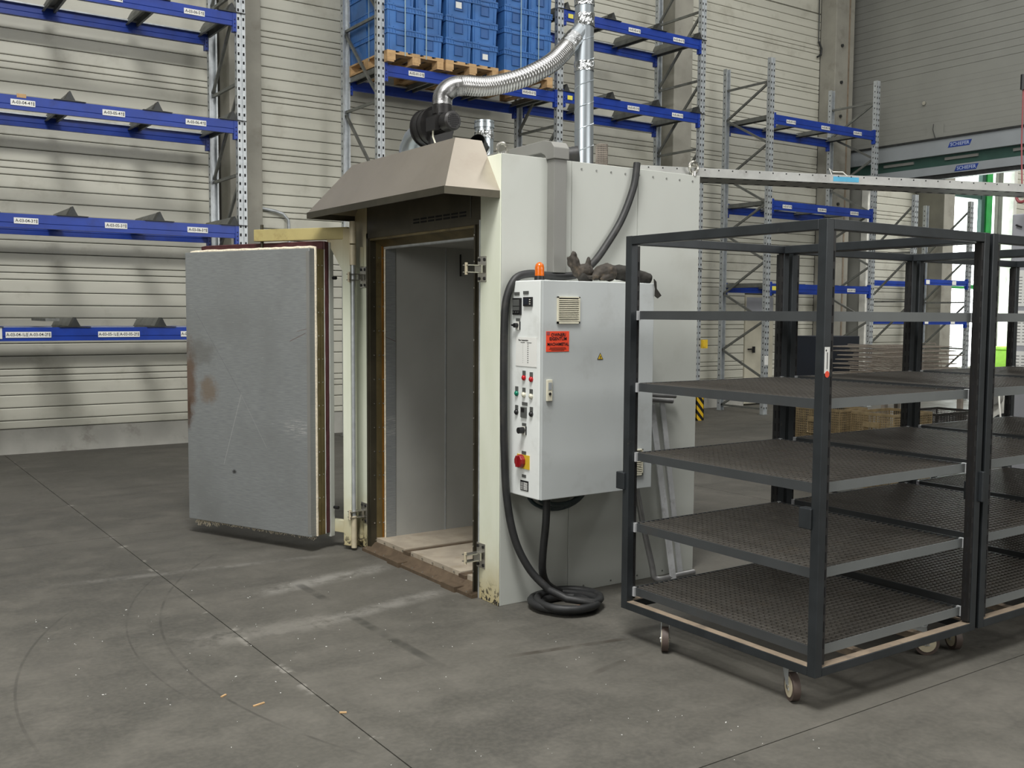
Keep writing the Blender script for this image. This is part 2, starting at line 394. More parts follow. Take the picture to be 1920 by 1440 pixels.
# ================================================================== SETTING
WY = 13.165
floor = struct(MB().box(-8, -9, -.2, 27, 13.4, -.012).build('floor', 'groove'))
xs = [-8, -3.4, 1.782, 7.2, 12.6, 17.9, 27]; ys = [-9, -2.6, 2.62, 7.9, WY+.2]
for i in range(len(xs)-1):
    for j in range(len(ys)-1):
        if j >= 2 and i in (2,) and j == 2: pass
        g = .003
        MB().box(xs[i]+g, ys[j]+g, -.05, xs[i+1]-g, ys[j+1]-g, 0).build('slab', 'floor', floor)
ceil = struct(MB().box(-8.2, -9.2, 10, 27.2, 13.6, 10.2).build('ceiling', 'ceilm'))
struct(MB().box(-8.2, -9, 0, -8, 13.4, 10).build('wall_left', 'panel2'))
struct(MB().box(-8.2, -9.2, 0, 27.2, -9, 10).build('wall_front', 'panel2'))
struct(MB().box(27, -9, 0, 27.2, 13.4, 10).build('wall_end', 'panel2'))
wb = MB()
wb.box(-8.2, WY+.02, 0, 21.2, WY+.22, 10); wb.box(23.2, WY+.02, 0, 27.2, WY+.22, 10)
wb.box(21.2, WY+.02, 0, 23.2, WY+.22, .55); wb.box(21.2, WY+.02, 6.2, 23.2, WY+.22, 10)
wall = struct(wb.build('wall_back', 'groove'))
_pm = {}
def sheet(x0, x1, z0, z1, par):
    key = (round(x1-x0, 3), round(z1-z0, 3))
    if key not in _pm:
        L, h = x1-x0, z1-z0; d = .022; c = min(.012, h*.2); g = .0035
        pts = [(0, .02, g), (0, d*0, g+c), (0, 0, h-g-c), (0, .02, h-g)]
        mb = MB(); mb.prism([(0, .022, g), (0, .004, g+.002), (0, 0, g+c), (0, 0, h-g-c), (0, .004, h-g-.002), (0, .022, h-g)], (L, 0, 0))
        me = mb.mesh('panel'); me.materials.append(M['panel']); _pm[key] = me
    put('panel', _pm[key], par, (x0, WY-.002, z0))
def section(x0, x1, joint, period, n, zmax=7.6, zmin=.30):
    zs = set(); k = -4
    while joint+k*period < zmax+1:
        b = joint+k*period
        for dz in [-.08, 0, .08]+[.08+(period-.16)/n*i for i in range(1, n)]: zs.add(round(b+dz, 3))
        k += 1
    zs = sorted(z for z in zs if zmin+.06 < z < zmax); zs = [zmin]+zs+[zmax]
    for a, b in zip(zs, zs[1:]): sheet(x0, x1, a, b, wall)
    MB().box(x0, WY-.002, zmax+.01, x1, WY+.02, 10).build('panel', 'panel', wall)
section(-8, 4.40, .934, 1.222, 7)
section(4.90, 12.15, .765, .7675, 4)
section(12.65, 14.42, .765, .7675, 4)
section(15.24, 16.40, .765, .7675, 4)
section(14.42, 15.24, .765, .7675, 4, 7.6, 2.12)
section(17.5, 19.72, .765, .7675, 4, 6.0)
section(23.35, 27, .45, .7, 4, 6.0)
MB().box(-8, WY-.03, 0, 14.42, WY+.02, .295).build('plinth', 'plinth', wall)
MB().box(15.24, WY-.03, 0, 21.2, WY+.02, .295).build('plinth', 'plinth', wall)
MB().box(21.2, WY-.03, 0, 27, WY+.02, .55).build('plinth', 'plinth', wall)
def pillar(n, x0, x1, y0, m='concrete'):
    o = struct(MB().box(x0, y0, 0, x1, WY+.01, 10).build('trim_%d' % n, m, bevel=.012)); return o
pillar(1, 4.44, 4.87, 12.80); pillar(2, 12.17, 12.60, 12.80); pc = pillar(3, 16.42, 16.98, 12.80)
MB().box(16.80, 12.792, 0, 16.84, 12.80, 8).build('rusty_edge', 'cartt', pc)
for z in (3.9, 5.6, 6.25, 6.95): MB().cyl((16.6, 12.80, z), (16.6, 12.77, z), .03, n=10).build('anchor', 'dark', pc)
pillar(4, 19.743, 20.135, 12.5)

# cladding strip behind the first rack of the right bay
struct(MB().box(12.60, 12.9, 0, 12.64, WY, 10).build('trim_5', 'galv'))

# door leaf in the back wall
d1 = struct(MB().box(14.44, WY-.02, .03, 15.22, WY+.05, 2.10).build('door_1', 'concrete_light', bevel=.004))
h = MB(); h.cyl((14.56, WY-.02, 1.07), (14.56, WY-.06, 1.07), .012, n=8); h.bar((14.48, WY-.06, 1.07), (14.64, WY-.06, 1.07), .02, .024)
h.bar((14.64, WY-.06, 1.00), (14.64, WY-.06, 1.12), .03, .05); h.build('handle', 'black', d1)
MB().box(14.46, WY-.023, 1.72, 15.2, WY-.02, 2.05).build('upper_panel', 'machine', d1)
es = thing('exit_sign', 'small green exit sign above the pale door behind the right-hand rack', 'sign', (15.02, WY-.03, 2.11))
MB().box(14.90, WY-.06, 2.11, 15.16, WY-.035, 2.24).build('sign_plate', 'greend', es)
MB().prism([(14.97, WY-.062, 2.2), (15.09, WY-.062, 2.2), (15.03, WY-.062, 2.14)], (0, .002, 0)).build('arrow', 'white', es)
# green framed window
w1 = struct(MB().box(22.28, WY, .55, 22.42, WY+.1, 6.2).build('window_1', 'greend'))
MB().box(22.42, WY-.04, .55, 22.66, WY+.1, 6.2).build('window_frame', 'green', w1)
MB().box(21.2, WY+.02, 4.42, 22.28, WY+.1, 4.55).build('transom', 'greend', w1)
MB().box(21.2, WY+.02, 2.35, 22.28, WY+.1, 2.45).build('transom', 'green', w1)
MB().box(21.2, WY+.12, .55, 22.3, WY+.13, 6.2).build('pane', 'glass', w1)
MB().box(22.66, WY+.12, .55, 23.2, WY+.13, 6.2).build('pane', 'glass', w1)
MB().box(23.16, 12.9, .0, 23.3, WY, 6.2).build('reveal', 'white', w1)
# right wall with the tall opening
RX = 17.36
wr = MB(); wr.box(RX+.01, 12.78, 0, RX+.09, WY, 10); wr.box(RX+.01, -9, 4.35, RX+.09, 12.78, 10); wr.box(RX+.01, -9, 0, RX+.09, 6.6, 4.35)
wallr = struct(wr.build('wall_right', 'panel2'))
zz = 6.28; me0 = MB().prism([(0, 0, .004), (-.018, 0, .014), (-.018, 0, .116), (0, 0, .126)], (0, 22.15, 0)).mesh('panel'); me0.materials.append(M['panel2'])
while zz < 9.8: put('panel', me0, wallr, (RX+.02, -9, zz)); zz += .13
me1 = MB().box(-.014, 0, 0, 0, 22.15, .106).mesh('panel'); me1.materials.append(M['panel2'])
zz = 5.125
while zz < 6.2: put('panel', me1, wallr, (RX+.02, -9, zz)); zz += .108
MB().box(RX-.01, -9, 5.03, RX+.02, 13.1, 5.12).build('panel', 'panel2', wallr)
MB().box(RX-.12, 6.6, 4.985, RX+.02, 13.15, 5.02).build('drip_edge', 'dark', wallr)
MB().box(RX-.09, 6.6, 4.70, RX+.02, 13.15, 4.985).build('header_box', 'header', wallr)
MB().box(RX+.0, 6.6, 4.50, RX+.02, 13.15, 4.70).build('green_header', 'greend', wallr)
for y in (8.2, 9.5, 10.8, 12.1): MB().box(RX-.03, y-.45, 4.60, RX+.0, y+.2, 4.65).build('slot_cover', 'greyp', wallr)
MB().box(RX-.05, 6.6, 4.35, RX+.02, 13.15, 4.50).build('lower_box', 'header', wallr)
MB().box(RX-.02, 6.6, 4.27, RX+.12, 12.78, 4.345).build('dark_lip', 'dark', wallr)  # dark strip below the lower box
MB().box(RX-.02, 12.64, 0, RX+.09, 12.78, 4.35).build('jamb', 'white', wallr)
for yc, zc, xf in ((10.67, 4.86, RX-.09), (10.55, 4.42, RX-.05)):
    s = thing('sign_plate', 'blue name plate on the %s grey door header box' % ('upper' if zc > 4.6 else 'lower, darker'), 'sign', (xf, yc, zc-.045))
    MB().prism([(xf-.003, yc+.235, zc-.05), (xf-.003, yc-.19, zc-.05), (xf-.003, yc-.235, zc+.05), (xf-.003, yc+.19, zc+.05)], (.003, 0, 0)).build('plate', 'signb', s)
    text('SCHIEFER', .088, (xf-.0045, yc, zc), '-X', s, 'signw')
MB().box(RX-.012, 11.05, 5.05, RX-.01, 11.4, 5.28).build('repair_patch', 'panel2', wallr)
MB().cyl((RX+.004, 11.47, 5.72), (RX-.03, 11.47, 5.72), .035, n=14).build('knob', 'chrome', wallr)
solo(MB().tube([(RX-.03, 11.25, 5.3), (RX-.05, 11.25, 5.2), (RX-.02, 11.2, 5.0), (RX-.03, 11.17, 4.95)], .007, 6), 'loose_cable', 'black', 'short black cable end hanging from the patch on the grey wall', 'cable')
hk = MB(); hk.tube([(16.30, WY-.03, 10), (16.30, WY-.04, 8.5), (16.30, WY-.05, 7.05)], .012, 6); hk.tube([(16.30, WY-.05, 7.05), (16.38, WY-.06, 6.92), (16.36, WY-.06, 6.8), (16.27, WY-.05, 6.75)], .02, 8)
solo(hk, 'hanging_cable', 'dark', 'thin cable with black curled end hanging down the corner of the ribbed wall', 'cable')
ph = MB(); ph.tube([(4.98, WY-.03, 3.10), (5.16, WY-.06, 3.07), (5.26, WY-.07, 3.04), (5.34, WY-.07, 2.96), (5.35, WY-.07, 2.60)], .022, 10)
solo(ph, 'wall_pipe', 'galv', 'bent galvanised pipe stub on the ribbed wall above the open oven door', 'pipe', smooth=True)

# ================================================================== PALLET RACKS
YF, YB = 11.69, 12.77
_um = {}
def upright_mesh(h, back=False):
    k = (h, back)
    if k in _um: return _um[k]
    wv = .105
    s = -1 if back else 1
    def y(v): return v if not back else -v
    pts = [(0, 0), (.042, 0), (.042, .012), (.063, .012), (.063, 0), (.105, 0), (.105, .075), (.085, .075), (.085, .02), (.02, .02), (.02, .075), (0, .075)]
    mb = MB().prism([(a, y(b), 0) for a, b in pts], (0, 0, h)); me = mb.mesh('upright'); me.materials.append(M['galv'])
    sl = MB(); z = .1
    while z < h-.05:
        for xc, dz in ((.022, 0), (.083, .0)):
            sl.box(xc-.010, y(-.0015), z+dz, xc+.010, y(.0), z+dz+.034)
        sl.box(-.0015, y(.03), z+.02, 0, y(.045), z+.045)
        z += .1
    ms = sl.mesh('slot_holes'); ms.materials.append(M['slot'])
    _um[k] = (me, ms); return _um[k]
def frame(rk, x0, zt, lacing, step=1.065, z0=.14):
    ox, oy, oz = ORG[rk.name]
    for back, yy in ((False, YF), (True, YB)):
        me, ms = upright_mesh(zt, back)
        u = put('upright', me, rk, (x0-ox, yy-oy, 0)); put('slot_holes', ms, u, stuff=True)
        MB().box(x0-.03, yy-.03 if not back else yy-.1, 0, x0+.135, yy+.1 if not back else yy+.03, .008).build('foot_plate', 'galvd', rk)
    xc = x0+.05
    a, b = YF+.06, YB-.06
    if lacing in ('up', 'down'):
        z = z0
        while z < zt-.2:
            MB().bar((xc, a, z), (xc, b, z), .03, .035).build('brace', 'galvd', rk)
            if z+step < zt:
                if lacing == 'up': MB().bar((xc, b, z+.04), (xc, a, z+step-.04), .03, .035).build('brace', 'galvd', rk)
                else: MB().bar((xc, a, z+.04), (xc, b, z+step-.04), .03, .035).build('brace', 'galvd', rk)
            z += step
    else:
        zs = lacing
        for z in (.10, zs[-1][1]+.01): MB().bar((xc, a, z), (xc, b, z), .03, .035).build('brace', 'galvd', rk)
        for (y0, z0_), (y1, z1_) in zip(zs, zs[1:]):
            MB().bar((xc, a if y0 == 'f' else b, z0_), (xc, a if y1 == 'f' else b, z1_), .03, .035).build('brace', 'galvd', rk)
def hatbar(rk, x, zt, flat=False):
    mb = MB()
    if not flat:
        pts = [(-.16, 0), (-.052, .004), (-.03, .05), (-.004, .10), (.004, .10), (.03, .045), (.052, .004), (.16, 0), (.16, -.006), (-.16, -.006)]
        mb.prism([(x+a, YF-.02, zt+b+.008) for a, b in pts], (0, .12, 0))
        o = mb.build('bar_bracket', 'dark', rk)
        mv = MB().prism([(x+a, YF+.10, zt+b+.014) for a, b in [(-.052, 0), (-.03, .045), (-.004, .09), (.004, .09), (.03, .045), (.052, 0)]], (0, .92, 0)).build('support_bar', 'galvd', rk)
    # rolled steel support under the pallets
    m2 = MB()
    m2.box(x-.055, YF+.05, zt-.055, x-.048, YB-.05, zt+.012); m2.box(x+.048, YF+.05, zt-.055, x+.055, YB-.05, zt+.012)
    m2.box(x-.048, YF+.05, zt+.004, x+.048, YB-.05, zt+.012); m2.box(x-.075, YF+.05, zt-.06, x-.048, YB-.05, zt-.053); m2.box(x+.048, YF+.05, zt-.06, x+.075, YB-.05, zt-.053)
    m2.build('support_bar', 'galvd', rk)
def beam(rk, x0, x1, zt, h=.145, y=YF, conn=True):
    yb = y if y < 12 else y-.0
    mb = MB().prism([(x0, y, zt), (x0, y, zt-h*.62), (x0, y+.006, zt-h*.66), (x0, y+.006, zt-h), (x0, y+.05, zt-h), (x0, y+.05, zt)], (x1-x0, 0, 0))
    o = mb.build('beam', 'blue', rk)
    if conn:
        for xe, s in ((x0, -1), (x1, 1)):
            MB().box(min(xe, xe-s*.045), y-.006, zt-h-.07, max(xe, xe-s*.045), y+.055, zt+.03).build('beam_connector', 'blue', o)
            c = MB()
            for k in range(4): c.box(xe-s*.02-.005, y-.008, zt-.22+k*.045, xe-s*.02+.005, y-.006, zt-.205+k*.045)
            c.build('slot_holes', 'slot', o, stuff=True)
    return o
def level(rk, x0, x1, zt, h=.145, bars=True, brackets=True):
    f = beam(rk, x0, x1, zt, h, YF); beam(rk, x0, x1, zt, h, YB-.055)
    if bars:
        L = x1-x0
        for k, t in enumerate((.02, .333, .667, .98)):
            hatbar(rk, x0+L*t, zt, flat=not brackets)
    # ledge angles behind the beams
    MB().box(x0+.02, YB-.10, zt-.02, x1-.02, YB-.056, zt-.004).build('ledge', 'galv', rk)
    return f
def rlabel(par, x, z, s, wd=.235, hh=.062, m='label'):
    o = MB().box(x-wd/2, YF-.003, z-hh/2, x+wd/2, YF-.0005, z+hh/2).build('label', m, par)
    if s: text(s, .047, (x-.018, YF-.0038, z), '-Y', o, 'ink', sx=.88)
    if s:
        b = MB(); b.box(x+wd/2-.022, YF-.004, z-.02, x+wd/2-.017, YF-.003, z+.02); b.box(x+wd/2-.014, YF-.004, z-.02, x+wd/2-.009, YF-.003, z+.02)
        up = '-1' not in s[-2:]
        ax = x+wd/2-.036
        b.box(ax-.002, YF-.004, z-.016, ax+.002, YF-.003, z+.014)
        zt = z+.02 if up else z-.02; zb = z+.006 if up else z-.006
        b.prism([(ax-.008, YF-.004, zb), (ax+.008, YF-.004, zb), (ax, YF-.004, zt)], (0, .001, 0))
        b.build('barcode', 'ink', o)
# left rack
r1 = thing('pallet_rack', 'blue and galvanised pallet rack with empty bays at the left edge, row A-03', 'rack', (2.8, 12.2, 0))
frame(r1, -1.46, 9.2, 'up'); frame(r1, 1.295, 9.2, 'up', z0=.14); frame(r1, 4.15, 9.2, 'up', z0=.14)
for zt in (1.53, 2.72, 3.94, 5.175, 6.4):
    level(r1, -1.355, 1.295, zt)
    f = level(r1, 1.40, 4.15, zt)
    k = {2.72: 3, 3.94: 4, 5.175: 5}.get(zt)
    if k:
        for x, n in ((1.858, 4), (2.763, 5), (3.662, 6)): rlabel(f, x, zt-.072, 'A-03-0%d-%d' % (n, k))
    if zt == 1.53:
        for x, n in ((1.742, 4), (2.66, 5), (3.56, 6)):
            rlabel(f, x, zt-.078, 'A-03-0%d-1' % n, .22); rlabel(f, x+.222, zt-.078, 'A-03-0%d-2' % n, .22)
        MB().box(1.49, YF-.003, zt-.12, 1.6, YF, zt).build('sticker', 'white', f)
        MB().cyl((1.55, YF-.004, zt-.06), (1.55, YF-.003, zt-.06), .025, n=14).build('sticker_emblem', 'greend', f)
    if zt == 3.94: MB().box(1.80, YF-.004, zt-.02, 1.89, YF, zt+.02).build('sticker', 'wood', f)
MB().bar((2.1, 11.75, 1.61), (2.1, 12.6, 1.61), .14, .03).build('angle_offcut', 'galvd', r1)
# middle rack with two bays
r2 = thing('pallet_rack', 'tall blue and galvanised pallet rack carrying blue crates behind the oven', 'rack', (8.9, 12.2, 0))
frame(r2, 5.975, 9.2, 'down', 1.07, .14); frame(r2, 8.84, 9.2, 'up', 1.07, .14); frame(r2, 11.69, 9.2, 'up', 1.076, .06)
for zt in (4.875,):
    f = level(r2, 6.08, 8.84, zt, brackets=False)
    rlabel(f, 6.543, zt-.066, 'A-02-01-5'); rlabel(f, 7.44, zt-.066, 'A-02-02-5'); rlabel(f, 8.344, zt-.07, 'A-02-03-5')
for zt, n in ((4.90, 5), (6.05, 6)):
    f = level(r2, 8.945, 11.69, zt, .15)
    rlabel(f, 10.285, zt-.08, 'A-02-05-%d' % n); rlabel(f, 11.198, zt-.08, 'A-02-06-%d' % n)
    rlabel(f, 9.07, zt-.075, '', .09, .06, 'ylabel')
for zt in (2.45,): level(r2, 6.08, 8.84, zt); level(r2, 8.945, 11.69, zt)
g = MB(); g.box(11.66, YF-.07, .0, 11.83, YF-.06, .40); g.box(11.66, YF-.07, 0, 11.67, YF+.1, .40); g.box(11.82, YF-.07, 0, 11.83, YF+.1, .40)
solo(g, 'upright_guard', 'hazard', 'yellow and black striped guard at the foot of the rack upright behind the oven', 'guard')
g = MB(); g.box(11.79, YF-.05, 1.17, 11.91, YF-.012, 1.31); g.box(11.80, YF-.06, 1.19, 11.86, YF-.05, 1.29)
solo(g, 'yellow_box', 'yellow', 'small yellow box clipped to the rack upright just right of the oven', 'box')
# right rack
r3 = thing('pallet_rack', 'lower pallet rack with empty blue beams standing in the corner behind the carts', 'rack', (14.8, 12.2, 0))
zl = [('b', .10), ('f', .63), ('b', 1.09), ('f', 1.62), ('b', 2.09), ('f', 2.64), ('b', 3.14), ('f', 3.62), ('b', 4.12), ('f', 4.62), ('b', 5.13), ('f', 5.64)]
frame(r3, 13.325, 6.03, zl); frame(r3, 16.20, 6.03, zl)
for zt, h_ in ((5.10, .155), (3.66, .15), (2.255, .14)):
    f = level(r3, 13.43, 16.2, zt, h_, brackets=False)
    if zt > 5:
        for x, n in ((13.86, 7), (14.778, 8), (15.677, 9)): rlabel(f, x, zt-.085, 'A-02-0%d-5' % n)
    elif zt > 3:
        for x, n in ((13.816, 7), (14.739, 8), (15.65, 9)): rlabel(f, x, zt-.085, 'A-02-0%d-4' % n)
    else:
        rlabel(f, 13.52, zt-.08, '', .12, .07, 'ylabel'); rlabel(f, 15.626, zt-.08, 'A-02-09-3')
MB().box(13.33, YF-.004, .86, 13.42, YF-.001, 1.02).build('sticker', 'label', r3)
# far rack seen through the opening
r4 = thing('pallet_rack', 'pallet rack with pale blue beams beyond the opening in front of the window', 'rack', (18.4, 12.2, 0))
frame(r4, 17.50, 4.05, 'up', .95, .1); frame(r4, 19.4, 4.05, 'up', .95, .1)
for zt in (2.44, 1.66):
    f = beam(r4, 17.585, 19.4, zt, .11, YF); beam(r4, 17.585, 19.4, zt, .11, YB-.055)
    rlabel(f, 18.0, zt-.055, '', .12, .08); rlabel(f, 18.9, zt-.055, '', .14, .08)

# ------------------------------------------------------------------ pallets, crates, straps
def make_pallet(x, y, z, label, grp):
    t = thing('wooden_pallet', label, 'pallet', (x, y, z), group=grp)
    L = 1.2; Wd = .83
    for k in range(5):
        xx = x+(Wd-.12)/4*k
        MB().box(xx, y, z+.122, xx+.12, y+L, z+.144).build('deck_board', 'wood', t)
    for k in range(3):
        yy = y+(L-.14)/2*k
        MB().box(x, yy, z+.1, x+Wd, yy+.14, z+.122).build('cross_board', 'wood', t)
        for j in range(3):
            xx = x+(Wd-.1)/2*j; MB().box(xx, yy, z+.022, xx+.12 if j < 2 else x+Wd, yy+.14, z+.1).build('block', 'wood', t, bevel=.004)
    for j in range(3):
        xx = x+(Wd-.1)/2*j; MB().box(xx, y, z, xx+.1, y+L, z+.022).build('bottom_board', 'wood', t)
    return t
PX = [6.07, 6.935, 7.86]
names = ['left', 'middle', 'right']
p0 = make_pallet(PX[0], 11.60, 4.895, 'light wooden pallet under the left stack of blue crates', 'pallets on the rack')
for i in (1, 2):
    c = copy_tree(p0); c.location.x = PX[i]
    c['label'] = 'light wooden pallet under the %s stack of blue crates' % names[i]
CW, CL, CH = .412, .595, .292
def crate_meshes():
    b = MB(); g = .006; t = .016; zt = CH-.075
    # tapered body
    b.add([(g+t, g+t, .0), (CW-g-t, g+t, 0), (CW-g-t, CL-g-t, 0), (g+t, CL-g-t, 0),
           (g+.008, g+.008, zt), (CW-g-.008, g+.008, zt), (CW-g-.008, CL-g-.008, zt), (g+.008, CL-g-.008, zt)],
          [(0, 1, 5, 4), (1, 2, 6, 5), (2, 3, 7, 6), (3, 0, 4, 7), (0, 3, 2, 1)])
    # vertical moulded ribs and step lines on the front
    for xx in (.045, CW-.06): b.box(xx, g+.004, .02, xx+.008, g+.02, zt)
    b.box(.10, .004, .0, .31, .02, .012)
    body = b.mesh('body')
    r = MB()
    def band(z0, z1, o):
        r.box(o, o, z0, CW-o, o+.012, z1); r.box(o, CL-o-.012, z0, CW-o, CL-o, z1)
        r.box(o, o+.012, z0, o+.012, CL-o-.012, z1); r.box(CW-o-.012, o+.012, z0, CW-o, CL-o-.012, z1)
    band(zt-.004, zt+.008, .001); band(CH-.018, CH-.002, .001)
    band(zt+.008, CH-.018, .010)
    for k in range(11):
        xx = .004+k*(CW-.014)/10
        if 4 <= k <= 6: continue
        r.box(xx, .001, zt, xx+.006, .014, CH-.01)
    for k in range(14):
        yy = .004+k*(CL-.014)/13; r.box(.001, yy, zt, .014, yy+.006, CH-.01)
    rim = r.mesh('rim')
    h = MB(); cx = CW/2
    h.box(cx-.085, -.001, CH-.028, cx+.085, .012, CH-.012)
    h.box(cx-.062, .010, .085, cx+.062, .016, .205)
    hm = h.mesh('label_pocket')
    f = MB(); f.box(cx-.066, .003, .085, cx-.058, .016, .207); f.box(cx+.058, .003, .085, cx+.066, .016, .207); f.box(cx-.066, .003, .078, cx+.066, .016, .086)
    f.box(cx-.06, -.002, .205, cx+.06, .014, .222)
    fm = f.mesh('handle')
    for m_, k in ((body, 'tote'), (rim, 'tote'), (hm, 'toted'), (fm, 'toted')): m_.materials.append(M[k])
    return body, rim, hm, fm
CB, CR, CHd, CF = crate_meshes()
def make_crate():
    t = thing('plastic_crate', 'x', 'crate', (0, 0, 0), group='blue crates stacked on the rack')
    put('body', CB, t); put('rim', CR, t); put('label_pocket', CHd, t); put('handle', CF, t)
    return t
proto = make_crate(); first = True
tn = ['bottom', 'second', 'third', 'fourth', 'topmost']
for i in range(3):
    for c in range(2):
        for row in range(2):
            if row == 1 and not (i == 0 and c == 0): continue
            for k in range(5):
                o = proto if first else copy_tree(proto); first = False
                jx = random.uniform(-.002, .002)
                o.location = (PX[i]+.002+c*.413+jx, 11.61+row*.6, 5.04+k*CH)
                o['label'] = 'blue plastic crate, %s layer%s, %s column of the %s pallet stack' % (tn[k], ' at the back' if row else '', ('left', 'right')[c], names[i])
def patchq(name, x, y, z, wd, hh, mat, label, cat='label'):
    return solo(MB().box(x, y-.002, z, x+wd, y, z+hh), name, mat, label, cat)
patchq('paper_label', 6.935+.16, 11.61+.008, 5.04+2*CH+.11, .09, .08, 'label', 'white paper label on the crate in the third layer of the middle stack')
patchq('paper_label', 6.935+.413+.17, 11.61+.008, 5.04+.08, .085, .08, 'label', 'white paper label on a bottom crate of the middle stack')
t_ = thing('marker_lettering', 'pale hand-drawn letters M B on the side of the left crate stack', 'lettering', (6.068, 12.2, 5.9))
text('M B', .24, (6.070, 12.20, 5.04+2*CH+.4), '-X', t_, 'chalk')
for n_, (i, xo) in enumerate(((0, .25), (0, .56), (2, .27), (2, .57))):
    mb = MB().box(PX[i]+xo, 11.597, 4.99, PX[i]+xo+.014, 11.60, 6.52); mb.box(PX[i]+xo, 11.597, 6.51, PX[i]+xo+.014, 12.8, 6.513)
    solo(mb, 'strapping_band', 'strap', 'pale strapping band around the %s crate stack, %s of two' % (names[i], 'left' if n_ % 2 == 0 else 'right'), 'strap', 'bands around the crate stacks')
solo(MB().box(6.066, 12.1, 4.99, 6.069, 12.114, 6.52), 'strapping_band', 'strap', 'pale strapping band down the left side of the left crate stack', 'strap', 'bands around the crate stacks')

# ================================================================== OVEN
OX, OY, OX1, OY1, OZ = 3.224, 4.778, 4.79, 6.83, 2.61
ov = thing('industrial_oven', 'large grey walk-in industrial oven standing open in the middle of the hall', 'oven', (OX, OY, 0))
px = [3.224, 3.728, 4.252, 4.79]
for a, b in zip(px, px[1:]): MB().box(a+.0015, OY, .0, b-.0015, OY+.05, OZ).build('side_panel', 'oven', ov, bevel=.0025)
sc = MB()
for k in range(9): x = 3.80+k*.115; sc.cyl((x, OY-.003, OZ-.04), (x, OY, OZ-.04), .006, n=8)
for k in range(4): sc.cyl((3.85+k*.22, OY-.003, .03), (3.85+k*.22, OY, .03), .006, n=8)
sc.build('screws', 'galvd', ov, stuff=True)
for a, b in zip(px, px[1:]): MB().box(a+.0015, OY1-.05, .0, b-.0015, OY1, OZ).build('side_panel', 'oven', ov)
MB().box(OX1-.05, OY+.05, 0, OX1, OY1-.05, OZ).build('rear_panel', 'oven', ov)
MB().box(3.27, OY+.05, OZ-.05, OX1-.05, OY1-.05, OZ-.004).build('roof_panel', 'oven', ov)
MB().box(OX-.006, OY+.0, 0, OX+.0, 4.988, OZ-.002).build('door_jamb', 'cream', ov, bevel=.003, label='cream painted right door jamb with chipped foot')
MB().prism([(OX-.004, 6.475, 0), (OX-.004, 6.70, 0), (OX-.004, 6.70, 2.33), (OX-.004, 6.62, 2.60), (OX-.004, 6.475, 2.60)], (.045, 0, 0)).build('door_jamb', 'cream', ov, bevel=.003, label='cream painted left hinge jamb, browned near the top')
hd = MB().box(OX, 4.988, 2.262, OX+.04, 6.475, 2.605).build('header_panel', 'brownd', ov, label='dark heat-stained panel above the doorway')
sl = MB()
for k in range(7):
    y1 = 5.80-k*.095
    for z in (2.283, 2.303): sl.box(OX-.002, y1-.075, z, OX, y1, z+.011)
sl.build('vent_slots', 'slot', hd, stuff=True)
MB().box(OX-.003, 5.10, 2.27, OX, 5.104, 2.60).build('seam', 'galvd', hd)
# door surround
MB().box(OX-.006, 4.988, 2.225, OX+.02, 6.475, 2.262).build('frame_trim', 'brownd', ov)
MB().box(OX-.012, 5.035, 0.0, OX+.03, 5.050, 2.225).build('frame_trim', 'brownd', ov)
MB().box(OX-.008, 4.988, 0.0, OX+.03, 4.998, 2.25).build('frame_trim', 'galv', ov)
MB().box(OX+.0, 4.998, 0.0, OX+.03, 5.035, 2.225).build('frame_trim', 'brownd', ov)
MB().box(OX-.006, 6.45, 0.0, OX+.02, 6.475, 2.262).build('frame_trim', 'brownd', ov)
# left reveal, three heat-tinted strips stepping inwards
MB().box(OX, 6.425, 0.02, OX+.045, 6.45, 2.225).build('reveal_strip', 'brownd', ov)
MB().prism([(OX+.045, 6.425, .02), (OX+.045, 6.45, .02), (OX+.085, 6.45, .02), (OX+.085, 6.418, .02)], (0, 0, 2.2)).build('reveal_strip', 'brown', ov)
MB().box(OX+.085, 6.410, 0.02, OX+.098, 6.45, 2.22).build('reveal_strip', 'orange_t', ov)
rv = MB()
for k in range(12):
    for x, y_ in ((OX+.028, 6.425), (OX+.065, 6.421), (OX+.092, 6.41)): rv.cyl((x, y_-.003, .2+k*.172), (x, y_, .2+k*.172), .005, n=8)
for k in range(8): rv.cyl((OX+.09, 5.15+k*.165, 2.200), (OX+.09, 5.15+k*.165, 2.206), .005, n=8)
for k in range(14): rv.cyl((OX-.014, 5.043, .15+k*.155), (OX-.012, 5.043, .15+k*.155), .005, n=6)
rv.build('rivets', 'chrome', ov, stuff=True)
MB().cyl((OX+.103, 6.402, .05), (OX+.103, 6.402, 2.17), .006, n=8).build('rope_gasket', 'rope', ov, smooth=True)
MB().box(OX+.105, 6.40, .03, OX+.19, 6.45, 2.17).build('inner_jamb', 'plate', ov, bevel=.004)
MB().box(OX, 5.05, 2.21, OX+.045, 6.425, 2.225).build('reveal_strip', 'brown', ov)
MB().prism([(OX+.03, 5.05, 2.21), (OX+.10, 5.05, 2.165), (OX+.11, 5.05, 2.19), (OX+.04, 5.05, 2.225)], (0, 1.38, 0)).build('reveal_strip', 'brown', ov)
MB().cyl((OX+.105, 5.05, 2.163), (OX+.105, 6.40, 2.163), .012, n=10).build('head_tube', 'galv', ov, smooth=True)
